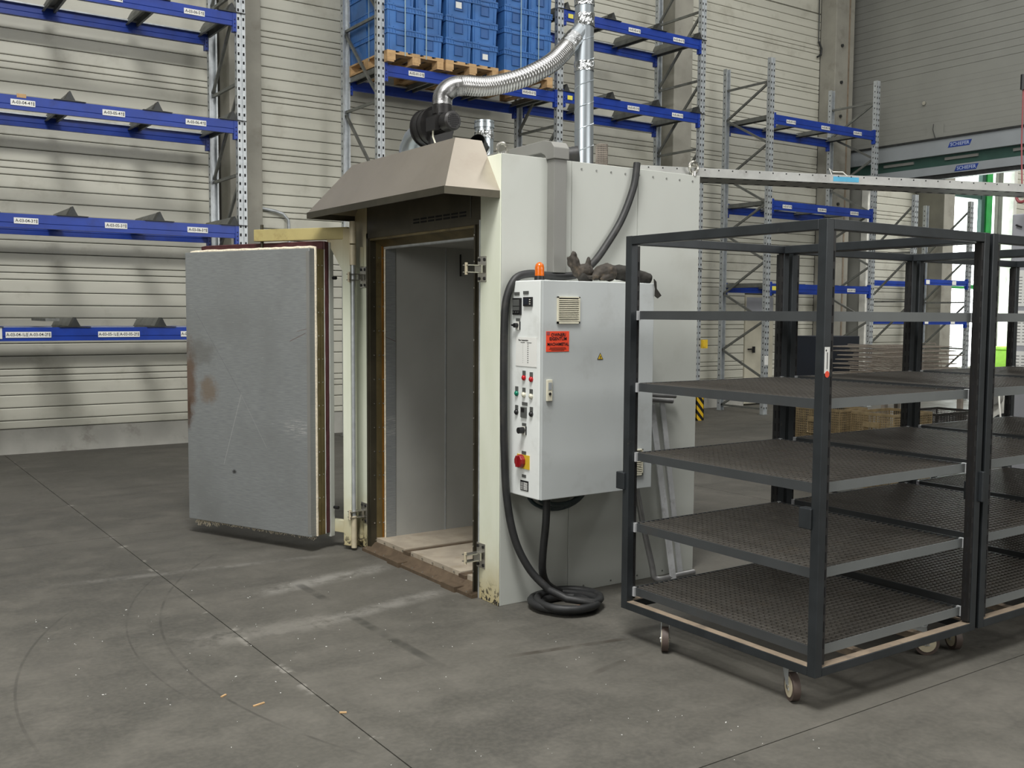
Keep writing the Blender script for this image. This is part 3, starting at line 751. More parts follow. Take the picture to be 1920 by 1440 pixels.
# chamber
MB().box(OX+.19, 6.405, .09, 3.8275, 6.44, 2.20).build('chamber_panel', 'chamber', ov)
MB().box(3.8325, 6.405, .09, 4.70, 6.44, 2.20).build('chamber_panel', 'chamber', ov)
MB().box(3.826, 6.402, .09, 3.834, 6.42, 2.20).build('chamber_seam', 'galv', ov)
MB().box(4.66, 5.05, .09, 4.70, 6.405, 2.20).build('chamber_panel', 'chamber', ov)
MB().box(OX+.05, 5.01, .09, 4.70, 5.05, 2.20).build('chamber_panel', 'chamber', ov)
MB().box(OX+.10, 5.05, 2.185, 4.70, 6.44, 2.21).build('chamber_roof', 'chamber', ov)
MB().box(3.95, 6.39, 1.98, 3.955, 6.405, 2.14).build('thermocouple_rod', 'black', ov)
for a, b in ((5.01, 5.20), (5.28, 5.92), (6.0, 6.44)): MB().box(OX+.045, a, .01, 4.70, b, .09).build('floor_board', 'insul', ov)
for a, b in ((5.20, 5.28), (5.92, 6.0)): MB().box(OX+.03, a, .01, 4.7, b, .082).build('track_plate', 'rust', ov)
MB().prism([(OX-.05, 5.0, .0), (OX-.05, 5.0, .02), (OX+.0, 5.0, .03), (OX+.03, 5.0, .06), (OX+.045, 5.0, .06), (OX+.045, 5.0, 0)], (0, 1.47, 0)).build('threshold', 'rust', ov)
for a, b in ((5.17, 5.33), (5.89, 6.05)): MB().box(OX-.07, a, .0, OX+.03, b, .034).build('threshold_plate', 'rust', ov)
rb = MB()
for k in range(11):
    y = 5.08+k*.135; rb.cyl((OX-.035, y, .02), (OX-.035, y, .028), .006, n=6); rb.cyl((OX+.043, y, .075), (OX+.036, y, .075), .006, n=6)
rb.build('rivets', 'chrome', ov, stuff=True)
# latch hooks
def latch(y, z, s=1):
    yc = y
    l = MB(); l.box(OX-.010, yc-.045, z-.075, OX-.004, yc+.045, z+.075)
    lo = l.build('latch_plate', 'chrome', ov, bevel=.002)
    f = MB(); f.bar((OX-.01, yc, z+.022), (OX-.13, yc-.012, z+.02), .05, .005); f.bar((OX-.01, yc, z-.022), (OX-.13, yc-.012, z-.02), .05, .005)
    f.box(OX-.04, yc-.04, z-.022, OX-.03, yc+.03, z+.022)
    f.build('latch_arm', 'chrome', lo)
    MB().cyl((OX-.125, yc-.012, z-.035), (OX-.125, yc-.012, z+.035), .009, n=10).build('latch_pin', 'hub', lo, smooth=True)
    b = MB()
    for dy in (-.028, .028):
        for dz in (-.055, .055): b.cyl((OX-.010, yc+dy, z+dz), (OX-.015, yc+dy, z+dz), .010, n=8)
    b.build('bolts', 'black', lo, stuff=True)
latch(4.965, 1.962); latch(4.965, .265); latch(6.52, 1.955); latch(6.52, .262)
# hood
hdm = MB(); x0, x1 = 2.857, OX-.004; A = [(x0, 4.785, 2.40), (x0, 6.66, 2.40), (x1, 6.66, 2.40), (x1, 4.785, 2.40)]
T = [(3.04, 4.98, 2.705), (3.04, 6.32, 2.705), (x1, 6.32, 2.705), (x1, 4.98, 2.705)]
hdm.add(A+T, [(0, 1, 5, 4), (1, 2, 6, 5), (3, 0, 4, 7), (4, 5, 6, 7)])
hood = hdm.build('hood', 'steelp', ov, label='brushed stainless extraction hood over the doorway')
sm = hood.modifiers.new('thick', 'SOLIDIFY'); sm.thickness = .004
lip = MB(); B = [(a[0], a[1], 2.358) for a in A]
lip.add(A[:2]+B[:2], [(0, 1, 3, 2)]); lip.add(A[1:3]+B[1:3], [(0, 1, 3, 2)]); lip.add([A[3], A[0], B[3], B[0]], [(0, 1, 3, 2)])
lp = lip.build('hood_lip', 'brownd', hood); s2 = lp.modifiers.new('thick', 'SOLIDIFY'); s2.thickness = .006
# cable trunking over the roof and down the side
MB().box(3.545, 4.71, 1.945, 3.638, 4.777, 2.60).build('trunking', 'greyp', ov, bevel=.003)
MB().prism([(3.535, 4.70, 2.60), (3.535, 4.777, 2.60), (3.535, 4.79, 2.625), (3.535, 4.83, 2.645), (3.535, 5.45, 2.645), (3.535, 5.45, 2.705), (3.535, 4.80, 2.715), (3.535, 4.73, 2.70), (3.535, 4.70, 2.665)], (.112, 0, 0)).build('trunking_elbow', 'greyp', ov, bevel=.004)
MB().box(3.545, 5.38, 2.606, 3.63, 5.44, 2.645).build('trunking_foot', 'greyp', ov)
def eyebolt(x, y, z, r, face):
    pts = [(x+(r*math.cos(a) if face == 'X' else 0), y+(r*math.cos(a) if face == 'Y' else 0), z+r+.02+r*math.sin(a)) for a in [2*math.pi*k/20 for k in range(20)]]
    m_ = MB().tube(pts, r*.28, 8, closed=True); m_.cyl((x, y, z), (x, y, z+.03), r*.5, n=12); m_.build('lifting_eye', 'chrome', ov, smooth=True)
eyebolt(3.33, 4.93, 2.606, .035, 'X'); eyebolt(4.74, 4.79, 2.606, .036, 'X')
# hinged leaf
bx, by = 2.834, 6.580; ang = math.atan2(.91302, -.40791)
dr = thing('oven_door', 'thick insulated oven door swung open to the left, bare metal inner face scratched and rust-stained', 'door', (bx, by, 0), ang, local=True)
Wd, z0, z1 = 1.256, .115, 2.150
MB().box(0, -.055, z0, Wd, 0, z1).build('inner_plate', 'plate', dr, bevel=.004)
MB().box(.001, -.05, z0+.02, .03, .0015, z1-.02).build('edge_strip', 'greyp', dr)
rp = MB()
def ropepath(m_, o, y, r, wob=0, ot=None):
    zt_ = z1+(o if ot is None else ot)
    pts = []
    def ln(a, b, n):
        for k in range(n): pts.append(Vector(a).lerp(Vector(b), k/n))
    ln((-o, y, z0-o), (Wd+o, y, z0-o), 40); ln((Wd+o, y, z0-o), (Wd+o, y, zt_), 30); ln((Wd+o, y, zt_), (-o, y, zt_), 30); ln((-o, y, zt_), (-o, y, z0-o), 30)
    pts = [p+Vector((random.uniform(-wob, wob), 0, random.uniform(-wob, wob))) for p in pts]
    m_.tube(pts, r, 8, closed=True)
ropepath(rp, -.004, -.062, .012, .002, .008)
rp.build('rope_gasket', 'rope', dr, smooth=True)
fr = MB()
for k in range(170):
    x = random.random()**.6*Wd*.98; y = -.06+random.uniform(-.01, .01); z = z0-.012
    l = random.uniform(.01, .03)*(1.6 if x > 1.0 else .7)
    fr.bar((x, y, z), (x+random.uniform(-.03, .03), y+random.uniform(-.01, .02), z-l), .003, .003)
fr.build('frayed_fibres', 'rope', dr, stuff=True)
MB().box(.004, -.108, z0, Wd-.004, -.072, z1).build('edge_plate', 'brown', dr)
MB().box(.002, -.150, z0, Wd-.002, -.110, z1).build('edge_plate', 'brown', dr)
rr = MB()
for k in range(12):
    for y in (-.09, -.13): rr.cyl((.0, y, .22+k*.165), (.004, y, .22+k*.165), .005, n=6)
rr.build('rivets', 'chrome', dr, stuff=True)
rd = MB()
for yy, r in ((-.163, .008), (-.178, .010), (-.192, .009)): ropepath(rd, -.008, yy, r, .001, .052)
rd.build('red_gasket', 'red', dr, smooth=True)
MB().box(0.012, -.2, z0, Wd-.012, -.152, z1+.048).build('gasket_channel', 'red', dr)
MB().box(0.002, -.160, z0, .012, -.150, z1).build('gasket_lip', 'cabw', dr)
MB().box(-.004, -.245, z0-.03, Wd+.02, -.2, z1+.052).build('outer_shell', 'oven', dr, bevel=.003)
MB().cyl((-.02, -.22, 1.95), (-.05, -.22, 1.95), .012, n=8).build('peg', 'black', dr); MB().cyl((-.02, -.22, .30), (-.06, -.22, .30), .012, n=8).build('peg', 'black', dr)
# swing frame (C-shaped arm with hinge post)
hx, hy = -.134, -.264
a = MB(); a.bar((hx, hy, 2.265), (.64, -.13, 2.265), .06, .085); sw = a.build('swing_arm', 'olive', dr, bevel=.003)
a = MB(); a.bar((hx, hy, .16), (.20, -.268, .16), .04, .09); a.build('swing_arm', 'cream', dr, bevel=.003)
MB().box(hx-.035, hy-.035, .03, hx+.035, hy+.035, 2.30).build('swing_post', 'cream', dr, bevel=.004)
MB().prism([(hx+.03, hy+.02, 2.225), (hx+.17, hy+.045, 2.225), (hx+.03, hy+.02, 1.98)], (-.003, .008, 0)).build('gusset', 'cream', dr)
MB().cyl((.60, -.15, 2.15), (.60, -.15, 2.345), .012, n=10).build('pivot_bolt', 'brownd', dr, smooth=True)
MB().cyl((hx-.052, hy+.022, 2.19), (hx-.052, hy+.022, 2.345), .024, n=14).build('hinge_barrel', 'hub', dr, smooth=True)
MB().cyl((hx-.052, hy+.022, 2.04), (hx-.052, hy+.022, 2.18), .024, n=14).build('hinge_barrel', 'hub', dr, smooth=True)
MB().cyl((hx-.052, hy+.022, .25), (hx-.052, hy+.022, 2.04), .014, n=12).build('hinge_rod', 'galv', dr, smooth=True)
MB().cyl((hx-.052, hy+.022, .02), (hx-.052, hy+.022, .25), .02, n=12).build('hinge_barrel', 'hub', dr, smooth=True)
MB().box(OX-.03, 6.52, 2.03, OX-.004, 6.62, 2.17).build('hinge_block', 'cream', ov, bevel=.004)
MB().box(OX-.03, 6.54, .05, OX-.004, 6.62, .22).build('hinge_block', 'cream', ov, bevel=.004)

# ================================================================== ROOF EQUIPMENT
bl = thing('blower', 'black centrifugal blower with finned motor on top of the oven behind the hood', 'fan', (3.55, 6.2, 2.61))
bc = (3.55, 6.20, 2.985)
c = MB(); c.cyl((bc[0], 6.06, bc[2]), (bc[0], 6.20, bc[2]), .125, n=28); c.cyl((bc[0], 6.20, bc[2]), (bc[0], 6.25, bc[2]), .118, .085, n=28)
c.cyl((bc[0], 6.052, bc[2]), (bc[0], 6.062, bc[2]), .134, n=28); c.cyl((bc[0], 6.195, bc[2]), (bc[0], 6.203, bc[2]), .134, n=28); c.cyl((bc[0], 6.12, bc[2]), (bc[0], 6.128, bc[2]), .130, n=28)
c.box(bc[0]-.085, 5.90, bc[2]+.03, bc[0]+.05, 6.10, bc[2]+.085)
c.build('scroll_housing', 'blackm', bl, smooth=True)
MB().box(bc[0]-.075, 6.02, 2.61, bc[0]+.105, 6.05, bc[2]+.07).build('mounting_plate', 'blackm', bl, bevel=.003)
mx, mz = bc[0]-.045, bc[2]-.012
mo = MB(); mo.cyl((mx, 6.02, mz), (mx, 5.80, mz), .052, n=20); mo.cyl((mx, 5.85, mz), (mx, 5.775, mz), .064, n=24)
mo.cyl((mx, 5.775, mz), (mx, 5.762, mz), .064, .052, n=24)
for k in range(20):
    an = 2*math.pi*k/20; mo.bar((mx+.054*math.cos(an), 6.02, mz+.054*math.sin(an)), (mx+.054*math.cos(an), 5.85, mz+.054*math.sin(an)), .003, .012)
mt = mo.build('motor', 'blackm', bl, smooth=True)
gr = MB()
for k in range(-3, 4):
    z = mz+k*.0125; L = math.sqrt(max(.0016-(k*.0125)**2, 0))
    for j in range(-3, 4):
        if (k*k+j*j) > 10: continue
        gr.box(mx+j*.0125-.0045, 5.7605, z-.0045, mx+j*.0125+.0045, 5.763, z+.0045)
gr.build('grille_holes', 'slot', mt, stuff=True)
MB().box(mx-.08, 5.87, mz-.05, mx-.045, 5.99, mz+.04).build('terminal_box', 'blackm', bl)
MB().tube([(mx-.06, 5.93, mz-.05), (mx-.06, 5.93, mz-.09), (mx-.05, 5.90, mz-.16), (mx-.02, 5.84, mz-.22), (mx+.03, 5.80, mz-.28), (mx+.05, 5.80, 2.606)], .006, 8).build('power_lead', 'whitel', bl, smooth=True)
MB().cyl((3.523, 5.943, 3.04), (3.523, 5.943, 3.10), .067, n=24).build('outlet_flange', 'blackm', bl, smooth=True)
el = MB(); el.tube([(3.56, 6.27, 2.985), (3.56, 6.32, 2.98), (3.56, 6.40, 2.95), (3.56, 6.46, 2.89), (3.56, 6.48, 2.82), (3.56, 6.48, 2.62)], [.062, .068, .072, .074, .074, .074], 20)
el.cyl((3.56, 6.48, 2.77), (3.56, 6.48, 2.79), .080, n=20)
solo(el, 'duct_elbow', 'duct', 'smooth grey sheet metal elbow leading into the back of the black blower', 'duct', smooth=True)
# flexible hose
def smoothpath(P, n=8):
    P = [Vector(p) for p in P]; out = []
    for i in range(len(P)-1):
        a, b, c, d = P[max(i-1, 0)], P[i], P[i+1], P[min(i+2, len(P)-1)]
        for k in range(n):
            t = k/n
            out.append(.5*((2*b)+(c-a)*t+(2*a-5*b+4*c-d)*t*t+(3*b-a-3*c+d)*t*t*t))
    out.append(P[-1]); return out
hp = [(3.523, 5.943, 3.075), (3.525, 5.945, 3.122), (3.532, 5.944, 3.165), (3.554, 5.932, 3.201), (3.596, 5.917, 3.229), (3.655, 5.89, 3.242), (3.792, 5.856, 3.247), (3.941, 5.817, 3.281), (4.119, 5.785, 3.35), (4.292, 5.771, 3.448), (4.397, 5.768, 3.54), (4.47, 5.772, 3.615)]
sp_ = smoothpath(hp, 26); rad = [.064+(.004 if (i % 3) == 0 else 0) for i in range(len(sp_))]
fx = thing('flexible_hose', 'curved ribbed aluminium hose from the blower up to the vertical duct', 'hose', (3.53, 6.0, 3.12))
MB().tube(sp_, rad, 22, cap=False).build('hose', 'flex', fx, smooth=True)
MB().tube([Vector(hp[-1])-Vector((.02, 0, .02)), Vector(hp[-1])+Vector((.05, 0, .055))], [.069, .069], 22, cap=False).build('foil_tape', 'foil', fx, smooth=True)
# vertical duct with branch
vd = thing('vertical_duct', 'vertical spiral duct of galvanised steel rising from the oven roof', 'duct', (4.60, 5.74, 2.61))
MB().cyl((4.555, 5.70, 2.61), (4.66, 5.86, 5.2), .068, n=28).build('spiral_pipe', 'duct', vd, smooth=True)
MB().cyl((4.66, 5.86, 5.2), (4.74, 5.98, 10), .068, n=28).build('spiral_pipe', 'duct', vd, smooth=True)
hx_ = MB(); pts = []
for k in range(420):
    a = k*2*math.pi/30; z = 2.62+k*.155/30
    cx = 4.555+(z-2.61)*.0405; cy = 5.70+(z-2.61)*.0618
    pts.append((cx+.0685*math.cos(a), cy+.0685*math.sin(a), z))
hx_.tube(pts, .0034, 5); hx_.build('spiral_seam', 'duct', vd, smooth=True)
MB().tube([(4.465, 5.772, 3.61), (4.548, 5.774, 3.698), (4.60, 5.775, 3.76)], [.062, .064, .06], 22).build('branch_pipe', 'duct', vd, smooth=True)
def tape(zc, hgt, par, c0=(4.555, 5.70), r=.0715):
    pts = []; n = 26; m_ = MB(); vs = []; rows = 6
    for j in range(rows):
        z = zc-hgt/2+hgt*j/(rows-1)
        for k in range(n):
            a = 2*math.pi*k/n; rr_ = r+random.uniform(-.0015, .0035)
            vs.append((c0[0]+(z-2.61)*.0405*(1 if c0[0] > 4.5 else 0)+rr_*math.cos(a), c0[1]+(z-2.61)*.0618*(1 if c0[0] > 4.5 else 0)+rr_*math.sin(a), z+random.uniform(-.006, .006)))
    fs = [(j*n+k, j*n+(k+1) % n, (j+1)*n+(k+1) % n, (j+1)*n+k) for j in range(rows-1) for k in range(n)]
    m_.add(vs, fs); m_.build('foil_tape', 'foil', par)
tape(3.47, .07, vd); tape(3.80, .09, vd); tape(3.93, .05, vd)
# stub pipe with open hose, spare open hoses, perforated silencer
st = thing('exhaust_stub', 'short galvanised duct stub wrapped in foil tape behind the hood corner', 'duct', (3.60, 5.54, 2.606))
m_ = MB(); m_.tube([(3.60, 5.54, 2.61), (3.60, 5.54, 2.94)], .060, 24, cap=False); m_.tube([(3.60, 5.54, 2.90), (3.60, 5.54, 2.925)], [.066, .066], 24, cap=False); m_.tube([(3.60, 5.54, 2.935), (3.60, 5.54, 2.945)], .064, 24, cap=False)
m_.build('stub_pipe', 'duct', st, smooth=True); tape(2.855, .05, st, (3.60, 5.54), .063)
def openhose(p, d, r, L, label, par=None, ring='foil'):
    p = Vector(p); d = Vector(d).normalized()
    t = thing('open_hose', label, 'hose', tuple(p))
    n = 10; pts = [p+d*L*k/n for k in range(n+1)]
    MB().tube(pts, [r*(1+.05*(k % 2)) for k in range(n+1)], 20, cap=False).build('hose_wall', 'rubber', t, smooth=True)
    MB().tube(pts, [r*(.86+.06*(k % 2)) for k in range(n+1)], 20, cap=False).build('hose_lining', 'black', t, smooth=True)
    MB().cyl(p+d*L*.96, p+d*L*.98, r, n=20).build('hose_bottom', 'slot', t)
    m2 = MB(); m2.tube([p+d*L*.72, p+d*L*.9], [r*1.1, r*1.12], 20, cap=False); m2.build('hose_clamp', ring, t)
    return t
openhose((3.47, 5.42, 2.79), (.65, .55, -.35), .048, .12, 'open black hose end beside the foil-taped stub behind the hood')
openhose((3.955, 5.0, 2.70), (-.75, .55, -.12), .050, .12, 'open black corrugated hose end at the edge of the oven roof beside the duct')
openhose((3.66, 5.62, 2.66), (.1, .6, .9), .048, -.06, 'low black hose mouth on the oven roof left of the grey trunking')
fp = MB(); fp.cyl((4.0, 5.72, 2.606), (4.0, 5.72, 2.74), .05, n=18)
solo(fp, 'foil_stub', 'foil', 'low foil-wrapped pipe stub on the oven roof behind the grey trunking', 'pipe', smooth=True)
sl_ = thing('silencer', 'brown perforated cylinder standing on the oven roof right of the vertical duct', 'silencer', (4.66, 5.63, 2.606))
MB().cyl((4.66, 5.63, 2.606), (4.66, 5.63, 2.905), .040, n=24).build('core', 'slot', sl_, smooth=True)
m_ = MB()
for k in range(22):
    z = 2.615+k*.0135; pts = [(4.66+.042*math.cos(2*math.pi*j/20), 5.63+.042*math.sin(2*math.pi*j/20), z) for j in range(20)]; m_.tube(pts, .0028, 4, closed=True)
for j in range(26):
    a_ = 2*math.pi*j/26; m_.cyl((4.66+.042*math.cos(a_), 5.63+.042*math.sin(a_), 2.606), (4.66+.042*math.cos(a_), 5.63+.042*math.sin(a_), 2.91), .0024, n=4)
m_.build('perforated_mesh', 'traywire', sl_, stuff=True)
MB().cyl((4.66, 5.63, 2.906), (4.66, 5.63, 2.912), .044, n=24).build('cap', 'traywire', sl_, smooth=True)

# ================================================================== CONTROL CABINET
CX0, CX1, CY0, CY1, CZ0, CZ1 = 3.284, 4.105, 4.455, 4.776, .665, 1.89
cb = thing('control_cabinet', 'grey electrical control cabinet mounted on the side of the oven', 'cabinet', (CX0, CY0, CZ0))
MB().box(CX0, CY0+.026, CZ0, CX1, CY1, CZ1).build('body', 'cabw', cb, bevel=.005)
MB().box(CX0-.001, CY0, CZ0+.002, CX1, CY0+.022, CZ1-.002).build('cabinet_door', 'cab', cb, bevel=.004)
MB().box(CX0+.006, CY0+.02, CZ0+.006, CX1-.006, CY0+.028, CZ1-.006).build('door_seal', 'slot', cb)
def ventp(x0, x1, z0, z1, n):
    v = MB(); v.box(x0, CY0-.010, z0, x0+.008, CY0, z1); v.box(x1-.008, CY0-.010, z0, x1, CY0, z1); v.box(x0, CY0-.010, z1-.007, x1, CY0, z1); v.box(x0, CY0-.010, z0, x1, CY0, z0+.012)
    fo = v.build('vent_grille', 'vent', cb)
    MB().box(x0+.008, CY0-.002, z0+.012, x1-.008, CY0, z1-.007).build('vent_backing', 'slot', fo)
    for k in range(n):
        z = z0+.014+(z1-z0-.024)/n*k
        MB().prism([(x0+.008, CY0-.004, z+.0045), (x0+.008, CY0-.011, z), (x0+.008, CY0-.011, z+.0025), (x0+.008, CY0-.004, z+.0070)], (x1-x0-.016, 0, 0)).build('slat', 'vent', fo)
ventp(3.38, 3.537, 1.650, 1.80, 12); ventp(3.885, 4.028, .75, .905, 12)
rs = MB().box(3.307, CY0-.002, 1.495, 3.466, CY0, 1.608).build('owner_sticker', 'orange', cb)
for s, z, sz in (('OWNER/', 1.588, .026), ('EIGENTUM', 1.566, .025), ('MACH4METAL', 1.536, .0235)):
    text(s, sz, (3.391 if z > 1.58 else 3.389, CY0-.003, z), '-Y', rs)
for k, wdt in enumerate((.11, .12, .09)):
    MB().box(3.387-wdt/2, CY0-.003, 1.516-k*.007, 3.387+wdt/2, CY0-.002, 1.518-k*.007).build('small_print', 'ink', rs)
MB().box(3.309, CY0-.003, 1.588, 3.33, CY0-.002, 1.605).build('emblem', 'pink', rs)
tr = MB().prism([(3.672, CY0-.002, 1.445), (3.716, CY0-.002, 1.445), (3.694, CY0-.002, 1.483)], (0, .002, 0)).build('warning_triangle', 'ink', cb)
MB().prism([(3.678, CY0-.003, 1.448), (3.710, CY0-.003, 1.448), (3.694, CY0-.003, 1.477)], (0, .001, 0)).build('triangle_face', 'yellow', tr)
MB().prism([(3.696, CY0-.004, 1.470), (3.690, CY0-.004, 1.459), (3.694, CY0-.004, 1.459), (3.691, CY0-.004, 1.450), (3.699, CY0-.004, 1.462), (3.695, CY0-.004, 1.462)], (0, .001, 0)).build('bolt_symbol', 'ink', tr)
hd_ = MB().box(3.310, CY0-.012, 1.222, 3.346, CY0, 1.340).build('door_latch', 'vent', cb, bevel=.002)
MB().box(3.318, CY0-.014, 1.285, 3.340, CY0-.011, 1.325).build('latch_window', 'header', hd_); MB().cyl((3.328, CY0-.012, 1.262), (3.328, CY0-.016, 1.262), .008, n=12).build('key_hole', 'black', hd_)
def onface(y0, y1, z0, z1, d, mat, name, par, bev=0): return MB().box(CX0-d, min(y0, y1), z0, CX0, max(y0, y1), z1).build(name, mat, par, bevel=bev)
t1 = onface(4.734, 4.655, 1.698, 1.793, .012, 'black', 'temperature_controller', cb, .002)
onface(4.727, 4.664, 1.748, 1.784, .0135, 'tag', 'display', t1); onface(4.727, 4.664, 1.722, 1.744, .0135, 'tag', 'display', t1)
kk = MB()
for k in range(3): kk.cyl((CX0-.012, 4.72-k*.022, 1.712), (CX0-.015, 4.72-k*.022, 1.712), .004, n=8)
kk.build('keys', 'tag', t1)
t2 = onface(4.63, 4.548, 1.746, 1.797, .012, 'black', 'limit_controller', cb, .002)
onface(4.626, 4.578, 1.755, 1.79, .0135, 'navy', 'display', t2)
kk = MB()
for k in range(3): kk.box(CX0-.0135, 4.557, 1.756+k*.012, CX0-.012, 4.568, 1.761+k*.012)
kk.build('keys', 'white', t2)
for y, z in ((4.702, 1.817), (4.614, 1.822), (4.618, 1.196)): onface(y+.025, y-.025, z-.009, z+.009, .004, 'tag', 'name_tag', cb)
def tagd(y, z, w_=.024, h_=.024): return onface(y+w_/2, y-w_/2, z, z+h_, .005, 'tag', 'name_tag', cb)
def rotary(y, z, kn='black', base='cabw', r=.013, d=.022, lever=True):
    tagd(y, z+.022, .036, .016)
    o = onface(y+.017, y-.017, z-.028, z+.02, .008, 'white', 'switch_plate', cb, .001); onface(y-.0172, y-.022, z-.028, z+.02, .006, 'ink', 'switch_edge', o)
    m_ = MB().cyl((CX0-.008, y, z-.002), (CX0-.008-d, y, z-.002), r, n=16)
    if lever: m_.bar((CX0-.022, y-.01, z-.002), (CX0-.022, y+.032, z-.001), .012, .010)
    m_.build('switch_knob', kn, o, smooth=True)
rotary(4.689, 1.640, lever=True)
pg = MB().box(CX0-.003, 4.505, 1.408, CX0-.001, 4.678+.03, 1.572).build('paper_sheet', 'label', cb)
text('Time / temperature', .012, (CX0-.004, 4.635, 1.555), '-X', pg)
kk = MB()
for k in range(10):
    z = 1.532-k*.0115; kk.box(CX0-.0036, 4.585, z, CX0-.003, 4.594, z+.004); kk.box(CX0-.0036, 4.636, z, CX0-.003, 4.638, z+.003)
kk.box(CX0-.0036, 4.62, 1.540, CX0-.003, 4.66, 1.543); kk.box(CX0-.0036, 4.555, 1.540, CX0-.003, 4.60, 1.543); kk.build('printed_table', 'ink', pg)
def lamp(y, z, mat, nm='indicator_lamp'):
    tagd(y, z+.014, .026, .026)
    m_ = MB().cyl((CX0, y, z), (CX0-.008, y, z), .0155, n=18); m_.tube([(CX0-.008, y, z), (CX0-.013, y, z), (CX0-.016, y, z)], [.0135, .011, .005], 18); m_.build(nm, mat, cb, smooth=True)
lamp(4.626, 1.343, 'redl'); lamp(4.556, 1.338, 'redl')
lamp(4.697, 1.250, 'greenl', 'push_button'); lamp(4.626, 1.247, 'whitel', 'push_button'); lamp(4.556, 1.243, 'whitel', 'push_button')
lamp(4.697, 1.143, 'black', 'selector_knob'); lamp(4.553, 1.143, 'black', 'selector_knob')
o = onface(4.65, 4.598, 1.117, 1.177, .010, 'tag', 'counter', cb, .001); onface(4.64, 4.612, 1.15, 1.172, .012, 'black', 'display', o)
rotary(4.622, 1.048, lever=False, r=.018, d=.035)
tagd(4.622, .908, .038, .018)
o = onface(4.685, 4.568, .826, .905, .006, 'yellow', 'switch_plate', cb)
m_ = MB().cyl((CX0-.006, 4.64, .868), (CX0-.034, 4.64, .868), .040, .036, n=10)
mk = m_.build('main_switch', 'redp', cb, smooth=False, bevel=.003); MB().bar((CX0-.036, 4.64, .90), (CX0-.036, 4.64, .836), .016, .018, (1, 0, 0)).build('switch_grip', 'redp', mk, bevel=.002)
onface(4.64, 4.602, .775, .792, .003, 'tag', 'name_tag', cb)
np_ = onface(4.655, 4.578, .70, .758, .003, 'ink', 'rating_plate', cb)
kk = MB()
for k in range(6): kk.box(CX0-.0035, 4.585, .706+k*.0075, CX0-.003, 4.622, .710+k*.0075); kk.box(CX0-.0035, 4.628, .706+k*.0075, CX0-.003, 4.65, .7085+k*.0075)
kk.build('plate_print', 'label', np_)
# beacon
be = thing('beacon_lamp', 'amber warning beacon on top of the grey control cabinet', 'lamp', (3.365, 4.60, 1.89))
MB().cyl((3.365, 4.60, 1.89), (3.365, 4.60, 1.917), .030, .028, n=20).build('base', 'black', be, smooth=True)
MB().tube([(3.365, 4.60, 1.917), (3.365, 4.60, 1.965), (3.365, 4.60, 1.982), (3.365, 4.60, 1.991), (3.365, 4.60, 1.995)], [.0265, .0265, .022, .012, .002], 20).build('lens', 'amber', be, smooth=True)
# gloves
def glove(name, label, palm, fingers, thumb, cuff, strap=None):
    t = thing(name, label, 'glove', palm[0][0], group='leather gauntlets on the cabinet')
    for nm, ch, mt in (('hand', palm, 'leather'),):
        m_ = MB().tube([p for p, r in palm], [r for p, r in palm], 14)
        for f in fingers: m_.tube([p for p, r in f], [r for p, r in f], 10)
        m_.tube([p for p, r in thumb], [r for p, r in thumb], 10)
        o = m_.build('hand', 'leather', t, smooth=True)
        rm = o.modifiers.new('remesh', 'REMESH'); rm.mode = 'VOXEL'; rm.voxel_size = .006; rm.use_smooth_shade = True
        sm_ = o.modifiers.new('smooth', 'SMOOTH'); sm_.iterations = 3
        tx = bpy.data.textures.new('crease', 'CLOUDS'); tx.noise_scale = .035
        dm = o.modifiers.new('crease', 'DISPLACE'); dm.texture = tx; dm.strength = .016; dm.mid_level = .5
    if cuff:
        m_ = MB().tube(smoothpath([p for p, r in cuff], 4), [cuff[min(int(i/4), len(cuff)-1)][1]*(1+.06*math.sin(i*1.7)) for i in range(4*(len(cuff)-1)+1)], 14)
        o = m_.build('cuff', 'leatherd', t, smooth=True)
        tx = bpy.data.textures.new('crease', 'CLOUDS'); tx.noise_scale = .06
        o.modifiers.new('sub', 'SUBSURF').levels = 1
        dm = o.modifiers.new('crease', 'DISPLACE'); dm.texture = tx; dm.strength = .02; dm.mid_level = .5
    return t
Z = 1.892
glove('leather_glove', 'worn brown leather gauntlet with fingers and thumb sticking up on the cabinet',
      [((3.63, 4.60, Z+.03), .026), ((3.655, 4.60, Z+.055), .042), ((3.69, 4.60, Z+.06), .046), ((3.73, 4.60, Z+.05), .038)],
      [[((3.64, 4.59, Z+.06), .022), ((3.61, 4.59, Z+.10), .018), ((3.60, 4.60, Z+.145), .017), ((3.612, 4.60, Z+.172), .013)],
       [((3.64, 4.62, Z+.06), .020), ((3.60, 4.62, Z+.10), .018), ((3.595, 4.62, Z+.14), .016)],
       [((3.65, 4.60, Z+.06), .022), ((3.625, 4.60, Z+.11), .019), ((3.62, 4.61, Z+.155), .016)]],
      [((3.70, 4.60, Z+.07), .022), ((3.715, 4.60, Z+.11), .016), ((3.718, 4.60, Z+.148), .008)],
      [((3.64, 4.58, Z+.03), .028), ((3.68, 4.57, Z+.022), .02), ((3.72, 4.57, Z+.02), .018)])
glove('leather_glove', 'flat dark leather gauntlet lying across the cabinet with strap over the edge',
      [((3.72, 4.56, Z+.03), .018), ((3.77, 4.56, Z+.05), .042), ((3.82, 4.56, Z+.058), .052), ((3.87, 4.56, Z+.05), .045)],
      [[((3.74, 4.55, Z+.03), .02), ((3.70, 4.54, Z+.025), .016), ((3.67, 4.53, Z+.018), .012)]],
      [((3.82, 4.53, Z+.035), .02), ((3.78, 4.51, Z+.02), .014), ((3.74, 4.51, Z+.016), .01)],
      [((3.84, 4.56, Z+.058), .040), ((3.90, 4.56, Z+.060), .050), ((3.97, 4.54, Z+.050), .044), ((4.04, 4.51, Z+.036), .034), ((4.10, 4.475, Z+.022), .020)])
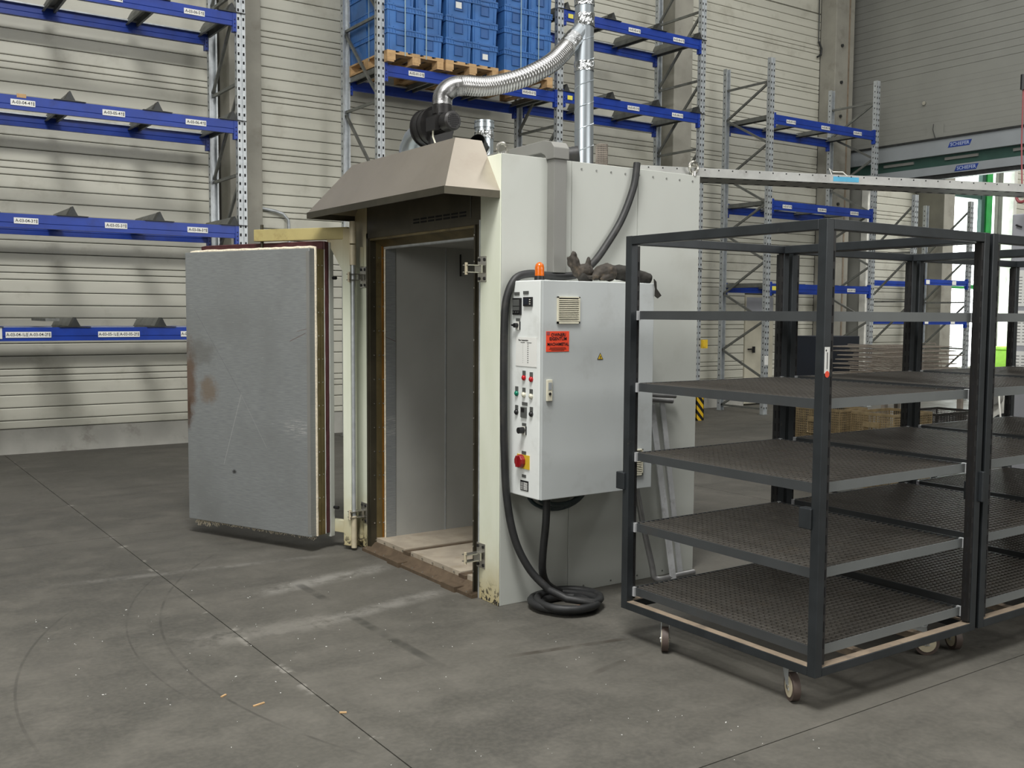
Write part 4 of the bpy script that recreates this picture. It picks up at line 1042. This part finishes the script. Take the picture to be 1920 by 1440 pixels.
stp = MB().add([(4.090, 4.447, Z+.022), (4.108, 4.447, Z+.006), (4.112, 4.447, Z-.035), (4.150, 4.447, Z-.075), (4.122, 4.447, Z-.092), (4.098, 4.447, Z-.078), (4.100, 4.447, Z-.035), (4.092, 4.447, Z+.0)], [(0, 1, 2, 3, 4, 5, 6, 7)])
so = solo(stp, 'glove_strap', 'leatherd', 'dark leather strap hanging over the right edge of the cabinet', 'strap'); so.modifiers.new('t', 'SOLIDIFY').thickness = .006

# ------------------------------------------------------------------ cables
cp = [(4.22, 4.755, 2.64), (4.19, 4.75, 2.49), (4.098, 4.75, 2.289), (3.973, 4.748, 2.121), (3.871, 4.74, 2.015), (3.76, 4.73, 1.945), (3.62, 4.73, 1.925), (3.50, 4.735, 1.928), (3.40, 4.74, 1.935), (3.30, 4.742, 1.905), (3.243, 4.744, 1.80), (3.226, 4.744, 1.65), (3.222, 4.742, 1.3), (3.225, 4.74, 1.0), (3.242, 4.735, .656), (3.285, 4.71, .4), (3.36, 4.66, .22), (3.44, 4.58, .11)]
def coil(c, r, n, z0, dz, a0=0, step=24, wob=.02):
    out = []
    for k in range(int(n*step)):
        a_ = a0+2*math.pi*k/step; rr_ = r+wob*math.sin(k*.37)
        out.append((c[0]+rr_*1.0*math.cos(a_), c[1]+rr_*math.sin(a_), z0+dz*k/step))
    return out
cc = coil((3.535, 4.545), .185, 2.6, .060, -.012, a0=-1.2)
cp2 = smoothpath(cp, 6)+[Vector((3.49, 4.48, .075))]+[Vector(p) for p in cc]
tail = [(3.66, 4.66, .03), (3.60, 4.70, .05), (3.52, 4.70, .10), (3.45, 4.66, .19), (3.42, 4.62, .32), (3.425, 4.60, .5), (3.43, 4.60, .66)]
cbl = thing('power_cable', 'thick black rubber cable looping over the cabinet and coiled on the floor', 'cable', (3.535, 4.545, 0))
MB().tube(cp2, .0225, 12).build('upper_run', 'rubber', cbl, smooth=True)
MB().tube(smoothpath(coil((3.535, 4.545), .15, 1.35, .028, .0, a0=-2.4, step=20)[:-1]+tail, 3), .0225, 12).build('lower_run', 'rubber', cbl, smooth=True)
gh = MB()
for k in range(5):
    cx = 3.60+random.uniform(-.03, .03); rx = .16+.012*k+random.uniform(-.02, .02); y_ = 4.66+.02*k
    pts = [(cx+rx*math.cos(a_), y_, .672+(.085+.012*k)*math.sin(a_)*(-1)) for a_ in [math.pi*j/16 for j in range(17)]]
    gh.tube(pts, .011, 8)
solo(gh, 'hose_bundle', 'hosegreen', 'dark green hose looped in a bundle under the control cabinet', 'hose', smooth=True)
# steel bars and tubes leaning by the oven
lb = MB(); lb.tube(smoothpath([(4.215, 4.74, .72), (4.26, 4.70, .4), (4.31, 4.66, .12), (4.322, 4.65, .045), (4.36, 4.63, .028), (4.50, 4.64, .028), (4.66, 4.64, .03)], 5), .0195, 12)
solo(lb, 'bent_tube', 'tubed', 'bent dark steel tube leaning under the cabinet with its foot on the floor', 'tube', smooth=True)
solo(MB().bar((4.37, 4.752, 1.13), (4.46, 4.62, .012), .048, .010, (0, 1, 0)), 'flat_bar', 'barsteel', 'bright flat steel bar leaning on the oven side, nearer of two', 'bar', bevel=.001)
solo(MB().bar((4.47, 4.762, 1.14), (4.58, 4.68, .012), .040, .010, (0, 1, 0)), 'flat_bar', 'barsteel', 'duller flat steel bar leaning on the oven side, right of the bright one', 'bar', bevel=.001)
th = MB(); th.cyl((4.15, 4.74, 1.185), (4.50, 4.70, 1.152), .017, n=12); th.cyl((4.2, 4.755, 1.205), (4.56, 4.735, 1.178), .014, n=12)
solo(th, 'handle_tube', 'tubed', 'pair of short dark steel tubes held across the tops of the leaning bars', 'tube', smooth=True)
solo(MB().bar((4.02, 4.42, .008), (4.40, 4.50, .008), .03, .014), 'flat_bar', 'barsteel', 'dull flat steel bar lying on the floor behind the cart post', 'bar')
cs = MB(); cs.add([(3.44, 4.60, .004), (3.56, 4.50, .004), (3.63, 4.50, .012), (3.62, 4.53, .006), (3.55, 4.53, .004), (3.47, 4.62, .004)], [(0, 1, 2, 3, 4, 5)])
so = solo(cs, 'cardboard_scrap', 'cardb', 'small brown torn scrap lying inside the cable coil', 'scrap'); so.modifiers.new('t', 'SOLIDIFY').thickness = .002

# ------------------------------------------------------------------ long perforated tray from the oven roof
an = math.radians(-19)
lt = thing('perforated_beam', 'long galvanised perforated steel channel running from the oven roof out to the right', 'beam', (4.40, 4.93, 2.607), an, local=True)
Lb = 3.9
m_ = MB().prism([(0, 0, 0), (0, 0, .058), (0, .012, .058), (0, .012, .006), (0, .268, .006), (0, .268, .058), (0, .28, .058), (0, .28, 0)], (Lb, 0, 0))
m_.build('channel', 'galvm', lt)
k_ = MB(); h_ = MB()
for k in range(int(Lb/.1)): k_.box(.06+k*.1, .02, -.001, .10+k*.1, .045, 0); k_.box(.06+k*.1, .23, -.001, .10+k*.1, .255, 0); h_.cyl((.06+k*.1, -.0015, .046), (.06+k*.1, 0, .046), .005, n=6)
k_.build('slot_holes', 'slot', lt, stuff=True); h_.build('punched_holes', 'slot', lt, stuff=True)
MB().box(1.42, -.0015, .012, 1.62, 0, .045).build('tape_label', 'blot', lt, label='blue tape label')
MB().tube([(1.42, .02, .058), (1.40, .02, .10), (1.43, .02, .078), (1.50, .01, .078), (1.53, .0, .05)], .004, 6).build('cable_tie', 'white', lt, label='white cable tie')
ss = thing('support_stand', 'steel stand carrying the outer end of the long perforated channel', 'stand', (8.02, 3.83, 0))
MB().box(7.96, 3.80, .01, 8.03, 3.87, 2.598).build('post', 'galvd', ss); MB().box(7.84, 3.68, 0, 8.16, 4.0, .01).build('base_plate', 'galvd', ss); MB().bar((7.93, 3.66, 2.602), (8.07, 4.07, 2.602), .06, .008).build('cap_plate', 'galvd', ss)

# ================================================================== CARTS
X0, X1, Y0, Y1, ZB, ZT = 3.45, 4.665, 2.706, 3.965, .158, 2.105
PW = .045
sticker = None
def make_cart():
    t = thing('shelf_cart', 'x', 'cart', (X0, Y0, 0), group='grating shelf carts in a row')
    for (x, y) in ((X0, Y0), (X0, Y1-PW), (X1-PW, Y0), (X1-PW, Y1-PW)):
        MB().box(x, y, ZB, x+PW, y+PW, ZT).build('post', 'cart', t, bevel=.003)
        sx = x+PW if x == X0 else x-.018
        sy = y+.006
        ch = MB(); ch.box(sx, y+.004, ZB+.05, sx+.018, y+PW-.004, ZT-.05)
        co = ch.build('slotted_channel', 'blackm', t)
        s_ = MB(); z = ZB+.12
        while z < ZT-.12:
            yf = y+.004 if y == Y0 else y+.004
            s_.box(sx+.006, y+.0025, z, sx+.012, y+.004, z+.045)
            s_.box(sx+.0185 if x == X0 else sx-.0005, y+.018, z, sx+.019 if x == X0 else sx, y+.026, z+.045)
            z += .075
        s_.build('slot_holes', 'slot', co, stuff=True)
    for y in (Y0, Y1-PW): MB().box(X0+PW, y, ZT-PW, X1-PW, y+PW, ZT-.001).build('top_rail', 'cart', t, bevel=.003)
    for x in (X0, X1-PW): MB().box(x, Y0+PW, ZT-PW, x+PW, Y1-PW, ZT-.001).build('top_rail', 'cart', t, bevel=.003)
    for y in (Y0, Y1-PW):
        MB().box(X0+PW, y, ZB, X1-PW, y+PW, ZB+.040).build('base_rail', 'cart', t, bevel=.003)
        MB().box(X0+PW, y+.002, ZB+.040, X1-PW, y+PW+.0, ZB+.0412).build('worn_edge', 'cartt', t)
    for x in (X0, X1-PW):
        MB().box(x, Y0+PW, ZB, x+PW, Y1-PW, ZB+.040).build('base_rail', 'cart', t, bevel=.003)
        MB().box(x+.002, Y0+PW, ZB+.040, x+PW, Y1-PW, ZB+.0412).build('worn_edge', 'cartt', t)
    for x in (X0+.36, X1-.40): MB().box(x, Y0+PW, ZB+.004, x+.05, Y1-PW, ZB+.036).build('base_crossbar', 'cartt', t)
    # shelves
    sx0, sx1, sy0, sy1 = X0+.05, X1-.05, Y0+.052, Y1-.04
    g = MB(); p_ = .035
    k = 1
    def zz(a, b, c0, c1, along, n, amp=.0035):
        for j in range(n):
            u0 = c0+(c1-c0)*j/n; u1 = c0+(c1-c0)*(j+1)/n
            o = amp if j % 2 else -amp
            if along == 'y': g.bar((a+o, u0, b), (a-o, u1, b), .0026, .020)
            else: g.bar((u0, a+o, b), (u1, a-o, b), .0026, .020)
    x = sx0+p_
    while x < sx1-.01: g.bar((x, sy0+.006, .03), (x, sy1-.006, .036), .0036, .012); x += p_
    y = sy0+p_
    while y < sy1-.01: g.bar((sx0+.006, y, .03), (sx1-.006, y, .036), .0030, .012); y += p_
    gm = g.mesh('grating', org=(X0, Y0, 0)); gm.materials.append(M['grate'])
    f = MB()
    f.box(sx0, sy0, 0, sx0+.005, sy1, .043); f.box(sx1-.005, sy0, 0, sx1, sy1, .043); f.box(sx0, sy1-.005, 0, sx1, sy1, .043)
    f.box(sx0, sy0, .0, sx0+.03, sy1, .004); f.box(sx1-.03, sy0, 0, sx1, sy1, .004); f.box(sx0, sy0, 0, sx1, sy0+.03, .004); f.box(sx0, sy1-.03, 0, sx1, sy1, .004)
    for q in (.33, .66):
        f.box(sx0+(sx1-sx0)*q, sy0, .004, sx0+(sx1-sx0)*q+.004, sy1, .018)
    fm = f.mesh('shelf', org=(X0, Y0, 0)); fm.materials.append(M['carttray'])
    fe = MB().box(sx0, sy0-.001, 0, sx1, sy0+.004, .043).mesh('front_edge', org=(X0, Y0, 0)); fe.materials.append(M['zinc'])
    hks = []
    for xx in (sx0-.010, sx1-.006):
        for yy in (sy0-.006, sy1-.02):
            hm_ = MB().box(xx, yy, -.004, xx+.016, yy+.026, .044).mesh('shelf_hook', org=(X0, Y0, 0)); hm_.materials.append(M['barsteel']); hks.append(hm_)
    for z in (.228, .570, .942, 1.305, 1.678):
        s_ = put('shelf', fm, t, (0, 0, z)); put('grating', gm, s_, stuff=True); put('front_edge', fe, s_, label='pale zinc front edge'); [put('shelf_hook', q_, s_) for q_ in hks]
    # latch blocks
    for (x, y, z) in ((X0-.012, Y1-.025, .79), (X0-.012, Y0+.035, .795)):
        MB().box(x, y, z, x+.045, y+.065, z+.09).build('latch_block', 'cart', t, bevel=.004)
    MB().box(X1-.018, Y0-.020, .80, X1+.004, Y0+.02, .95).build('latch_block', 'cart', t, bevel=.004)
    # casters
    def caster(cx, cy, a_):
        R = Matrix.Rotation(a_, 3, 'Z')
        def P(x, y, z): v = R @ Vector((x, y, 0)); return (cx+v.x, cy+v.y, z)
        m_ = MB().cyl(P(0, 0, ZB-.006), P(0, 0, ZB), .045, n=14)
        for s in (-1, 1):
            m_.add([P(-.045, s*.021, ZB-.004), P(.035, s*.021, ZB-.004), P(.045, s*.023, .075), P(.055, s*.023, .05), P(.030, s*.023, .05),
                    P(-.045, s*.018, ZB-.004), P(.035, s*.018, ZB-.004), P(.045, s*.020, .075), P(.055, s*.020, .05), P(.030, s*.020, .05)],
                   [(0, 1, 2, 3, 4), (9, 8, 7, 6, 5), (0, 5, 6, 1), (1, 6, 7, 2), (2, 7, 8, 3), (3, 8, 9, 4), (4, 9, 5, 0)])
        fk = m_.build('caster_fork', 'galv', t)
        MB().cyl(P(.04, -.0165, .0625), P(.04, .0165, .0625), .0625, n=28).build('tyre', 'wheel', fk, smooth=True)
        MB().cyl(P(.04, -.019, .0625), P(.04, .019, .0625), .046, n=24).build('hub', 'hub', fk, smooth=True)
        MB().cyl(P(.04, -.026, .0625), P(.04, .026, .0625), .010, n=12).build('axle_bolt', 'chrome', fk, smooth=True)
    caster(3.526, 2.905, math.radians(-120)); caster(3.516, 3.695, math.radians(-133))
    caster(X1-.14, Y0+.22, math.radians(-40)); caster(X1-.12, Y1-.20, math.radians(20))
    return t
c1 = make_cart()
c1['label'] = 'nearest dark steel shelf cart with five grating shelves, paper tag on its front post'
c2 = copy_tree(c1); c2.location = (X0+1.245, Y0, 0); c2['label'] = 'second dark steel shelf cart, pushed against the far side of the nearest one'
c3 = copy_tree(c1); c3.location = (X0+2.50, Y0+.004, 0); c3['label'] = 'third dark steel shelf cart at the right edge, farthest of the row'
sk = MB().box(X0+.004, Y0-.0015, 1.462, X0+.036, Y0, 1.572).build('paper_tag', 'label', c1, label='white paper tag with red tip')
MB().cyl((X0+.022, Y0-.002, 1.458), (X0+.022, Y0-.0015, 1.458), .014, n=16).build('red_mark', 'orange', sk)
MB().box(X0+.018, Y0-.0022, 1.48, X0+.022, Y0-.0015, 1.55).build('tag_print', 'ink', sk); MB().cyl((X0+.012, Y0-.0022, 1.558), (X0+.012, Y0-.0015, 1.558), .004, n=8).build('tag_emblem', 'ink', sk)

# ================================================================== BACKGROUND ITEMS BEHIND THE CARTS
def wire_basket(name, x, y, z, lx, ly, h, label, mat='basket', pitch=.022, grp='wire baskets behind the carts', handle=True, wr=.0045):
    t = thing(name, label, 'basket', (x, y, z), group=grp)
    fr_ = MB()
    for (a_, b_) in (((0, 0), (lx, 0)), ((lx, 0), (lx, ly)), ((lx, ly), (0, ly)), ((0, ly), (0, 0))):
        fr_.bar((x+a_[0], y+a_[1], z+h-.012), (x+b_[0], y+b_[1], z+h-.012), .012, .026); fr_.bar((x+a_[0], y+a_[1], z+.006), (x+b_[0], y+b_[1], z+.006), .008, .012)
        fr_.bar((x+a_[0], y+a_[1], z), (x+a_[0], y+a_[1], z+h), .010, .010)
    fr_.build('frame', mat, t)
    m_ = MB()
    n = int(ly/pitch)
    for k in range(1, n): yy = y+ly*k/n; m_.bar((x, yy, z), (x, yy, z+h-.02), wr*1.3, wr)
    for k in range(1, n): yy = y+ly*k/n; m_.bar((x+lx, yy, z), (x+lx, yy, z+h-.02), wr, wr)
    n = int(lx/pitch)
    for k in range(1, n): xx = x+lx*k/n; m_.bar((xx, y, z), (xx, y, z+h-.02), wr*1.3, wr); m_.bar((xx, y+ly, z), (xx, y+ly, z+h-.02), wr, wr)
    n = int(h/pitch)
    for k in range(1, n):
        zz_ = z+h*k/n; m_.bar((x-.001, y, zz_), (x-.001, y+ly, zz_), wr, wr*1.3); m_.bar((x+lx, y, zz_), (x+lx, y+ly, zz_), wr, wr); m_.bar((x, y-.001, zz_), (x+lx, y-.001, zz_), wr, wr*1.3); m_.bar((x, y+ly, zz_), (x+lx, y+ly, zz_), wr, wr)
    m_.box(x+.004, y+.004, z, x+lx-.004, y+ly-.004, z+.003)
    m_.build('wire_mesh', mat, t, stuff=True)
    if handle:
        hb = MB(); yc = y+ly/2; hb.box(x-.02, yc-.09, z+h*.62, x-.004, yc+.09, z+h*.74)
        hb.tube([(x-.016, yc-.085, z+h*.62), (x-.018, yc-.085, z+h*.36), (x-.018, yc-.075, z+h*.33), (x-.018, yc+.075, z+h*.33), (x-.018, yc+.085, z+h*.36), (x-.016, yc+.085, z+h*.62)], .006, 6)
        hb.build('handle', mat, t)
    return t
bp = thing('steel_table', 'low steel frame carrying the wire baskets behind the carts', 'frame', (8.1, 5.6, 0))
MB().box(8.02, 5.10, .02, 9.1, 6.72, .07).build('platform', 'galvd', bp)
for x, y in ((8.04, 5.12), (8.04, 6.66), (9.04, 5.12), (9.04, 6.66)): MB().box(x, y, 0, x+.04, y+.04, .02).build('foot', 'galvd', bp)
zb = .07
wire_basket('wire_basket', 8.06, 6.12, zb, .42, .56, .36, 'brass-toned wire basket, bottom left of the pile behind the carts')
wire_basket('wire_basket', 8.06, 6.12, zb+.365, .42, .56, .37, 'brass-toned wire basket, top left of the pile behind the carts')
wire_basket('wire_basket', 8.16, 5.60, zb, .6, .46, .36, 'brass-toned wire basket, bottom middle of the pile behind the carts')
wire_basket('wire_basket', 8.16, 5.60, zb+.365, .6, .46, .36, 'brass-toned wire basket with clear handle, top middle of the pile')
MB_ = wire_basket('wire_basket', 9.3, 5.90, .42, .75, .46, .30, 'black fine-wire basket right of the brass-toned ones', 'basketd', .018, 'wire baskets behind the carts', False)
st2 = thing('steel_table', 'dark low stand under the black fine-wire basket', 'frame', (9.3, 5.9, 0))
MB().box(9.25, 5.85, .38, 10.1, 6.40, .415).build('top', 'dark', st2)
for x, y in ((9.26, 5.86), (9.26, 6.35), (10.05, 5.86), (10.05, 6.35)): MB().box(x, y, 0, x+.04, y+.04, .38).build('leg', 'dark', st2)
# pile of flat wire trays on a bench
bn = thing('steel_bench', 'brown steel bench under the pile of flat wire trays', 'bench', (10.2, 6.7, 0))
MB().box(9.25, 6.45, 1.02, 10.75, 7.35, 1.07).build('bench_top', 'traywire', bn)
for x, y in ((9.27, 6.47), (9.27, 7.28), (10.68, 6.47), (10.68, 7.28)): MB().box(x, y, 0, x+.05, y+.05, 1.02).build('leg', 'traywire', bn)
def flat_tray():
    m_ = MB(); L, W_ = 1.25, .72
    m_.tube([(0, 0, 0), (L, 0, 0), (L, W_, 0), (0, W_, 0)], .006, 6, closed=True)
    for k in range(1, 12): m_.bar((L*k/12, 0, 0), (L*k/12, W_, 0), .004, .004)
    for k in range(1, 7): m_.bar((0, W_*k/7, 0), (L, W_*k/7, 0), .004, .004)
    for x in (.0, L): m_.tube([(x, .2, 0), (x, .2, .03), (x, .5, .03), (x, .5, 0)], .005, 6)
    me = m_.mesh('wire_tray'); me.materials.append(M['traywire']); return me
ft = flat_tray(); zc = 1.078
for k in range(7):
    o = put('wire_tray', ft, None, (9.36+random.uniform(-.09, .1), 6.50+random.uniform(-.04, .06), zc), rot=(0, 0, random.uniform(-.07, .07)))
    tag(o, 'flat brown wire tray, %s of the tall pile behind the carts' % ('lowest', 'second from the bottom', 'third from the bottom', 'middle one', 'third from the top', 'second from the top', 'topmost')[k], 'tray', 'flat wire trays piled on the bench'); zc += .048
dbx = thing('dark_panel_box', 'dark navy sheet box standing left of the pile of wire trays', 'box', (10.0, 7.6, 0))
MB().box(9.5, 7.42, .35, 10.1, 7.90, 1.47).build('box_body', 'navy', dbx, bevel=.004); MB().box(9.55, 7.46, 0, 10.05, 7.86, .35).build('plinth', 'navy', dbx)
# machine cabinet at the right edge
mc = thing('machine_cabinet', 'grey machine cabinet with paper lists pinned on it at the right edge', 'cabinet', (8.85, 4.4, 0))
MB().box(8.84, 4.0, 0, 9.7, 4.93, 2.62).build('housing', 'machine', mc, bevel=.01)
for z0_, z1_ in ((1.80, 2.12), (1.45, 1.76), (1.10, 1.40)):
    o = MB().box(8.836, 4.55, z0_, 8.84, 4.89, z1_).build('paper_sheet', 'label', mc)
    tl = MB()
    for j in range(5):
        for k in range(9): tl.box(8.8355, 4.58+j*.058, z0_+.03+k*.028, 8.836, 4.62+j*.058, z0_+.036+k*.028)
    tl.build('printed_table', 'tag', o)
    MB().cyl((8.84, 4.90, z1_+.005), (8.828, 4.90, z1_+.005), .018, n=12).build('magnet', 'dark', o)
MB().tube([(8.86, 4.88, 2.52), (8.82, 4.88, 2.52), (8.82, 4.83, 2.50)], .008, 6).build('hook', 'black', mc)
pc_ = thing('pull_cord', 'red pull cord with a ring hanging at the upper right edge', 'cord', (8.6, 4.70, 2.66))
MB().tube([(8.60, 4.745, 3.66), (8.60, 4.74, 3.2), (8.60, 4.72, 2.80)], .006, 6).build('cord', 'pink', pc_)
MB().tube([(8.60, 4.72+.045*math.cos(a_), 2.74+.045*math.sin(a_)) for a_ in [2*math.pi*k/18 for k in range(18)]], .013, 8, closed=True).build('ring', 'pink', pc_, smooth=True)
MB().cyl((8.60, 4.745, 3.65), (8.60, 4.745, 3.78), .025, n=10).build('swivel', 'black', pc_)
MB().cyl((8.60, 4.75, 3.76), (9.1, 4.2, 3.72), .02, n=10).build('arm', 'galv', pc_); MB().cyl((9.1, 4.2, 2.62), (9.1, 4.2, 3.75), .025, n=10).build('mast', 'galv', pc_)
# lime container and white machine in the far hall
lc = thing('green_container', 'lime green plastic container under the far window', 'container', (22.9, 12.7, 0))
MB().box(22.5, 12.45, 0, 23.1, 12.9, .95).build('container_body', 'lime', lc, bevel=.03); MB().box(22.47, 12.42, .95, 23.13, 12.93, 1.03).build('lid', 'lime', lc, bevel=.02)
wm = thing('floor_cleaner', 'white and grey wheeled machine with drum and hose behind the right-hand cart', 'machine', (11.2, 6.2, 0))
m_ = MB(); m_.box(11.0, 5.85, .12, 11.6, 6.42, .52); m_.prism([(11.0, 6.42, .52), (11.0, 5.85, .52), (11.0, 6.0, .84), (11.0, 6.38, .84)], (.5, 0, 0)); m_.build('housing', 'white', wm, bevel=.03)
MB().cyl((10.85, 6.02, .42), (10.98, 6.02, .42), .22, n=24).build('drum', 'dark', wm, smooth=True)
MB().cyl((10.90, 6.24, .80), (11.1, 6.24, .80), .09, n=18).build('motor', 'greyp', wm, smooth=True)
for y in (5.95, 6.35): MB().cyl((11.2, y-.03, .12), (11.2, y+.03, .12), .12, n=18).build('wheel', 'rubber', wm, smooth=True)
MB().tube(smoothpath([(10.9, 6.15, .85), (10.8, 6.08, .7), (10.8, 6.02, .3), (10.85, 5.98, .05)], 6), .01, 6).build('hose', 'white', wm, smooth=True)

# ------------------------------------------------------------------ floor debris
db = MB()
for k in range(260):
    t_ = random.random()
    x = random.uniform(.9, 4.2); y = random.uniform(1.7, 6.2)
    if x > 3.1 and y > 4.3: continue
    if x > 3.3 and y < 4.1: continue
    s = random.uniform(.0012, .0035); l_ = s*random.choice((1, 1, 1.5, 3)); a_ = random.uniform(0, 3.14)
    db.bar((x, y, .001), (x+l_*math.cos(a_), y+l_*math.sin(a_), .0015), s, .002)
o = solo(db, 'floor_debris', 'label', 'tiny pale chips and shavings scattered over the concrete floor', 'debris'); o['kind'] = 'stuff'
for (x, y, a_, l_, lb_) in ((1.50, 4.12, .2, .055, 'small splinter of wood on the floor at the lower left'), (1.42, 4.3, .5, .03, 'shorter splinter of wood on the floor at the lower left'), (1.78, 3.85, -.6, .03, 'wood splinter lying on the floor joint')):
    solo(MB().bar((x, y, .003), (x+l_*math.cos(a_), y+l_*math.sin(a_), .004), .008, .005), 'wood_splinter', 'wood', lb_, 'splinter')
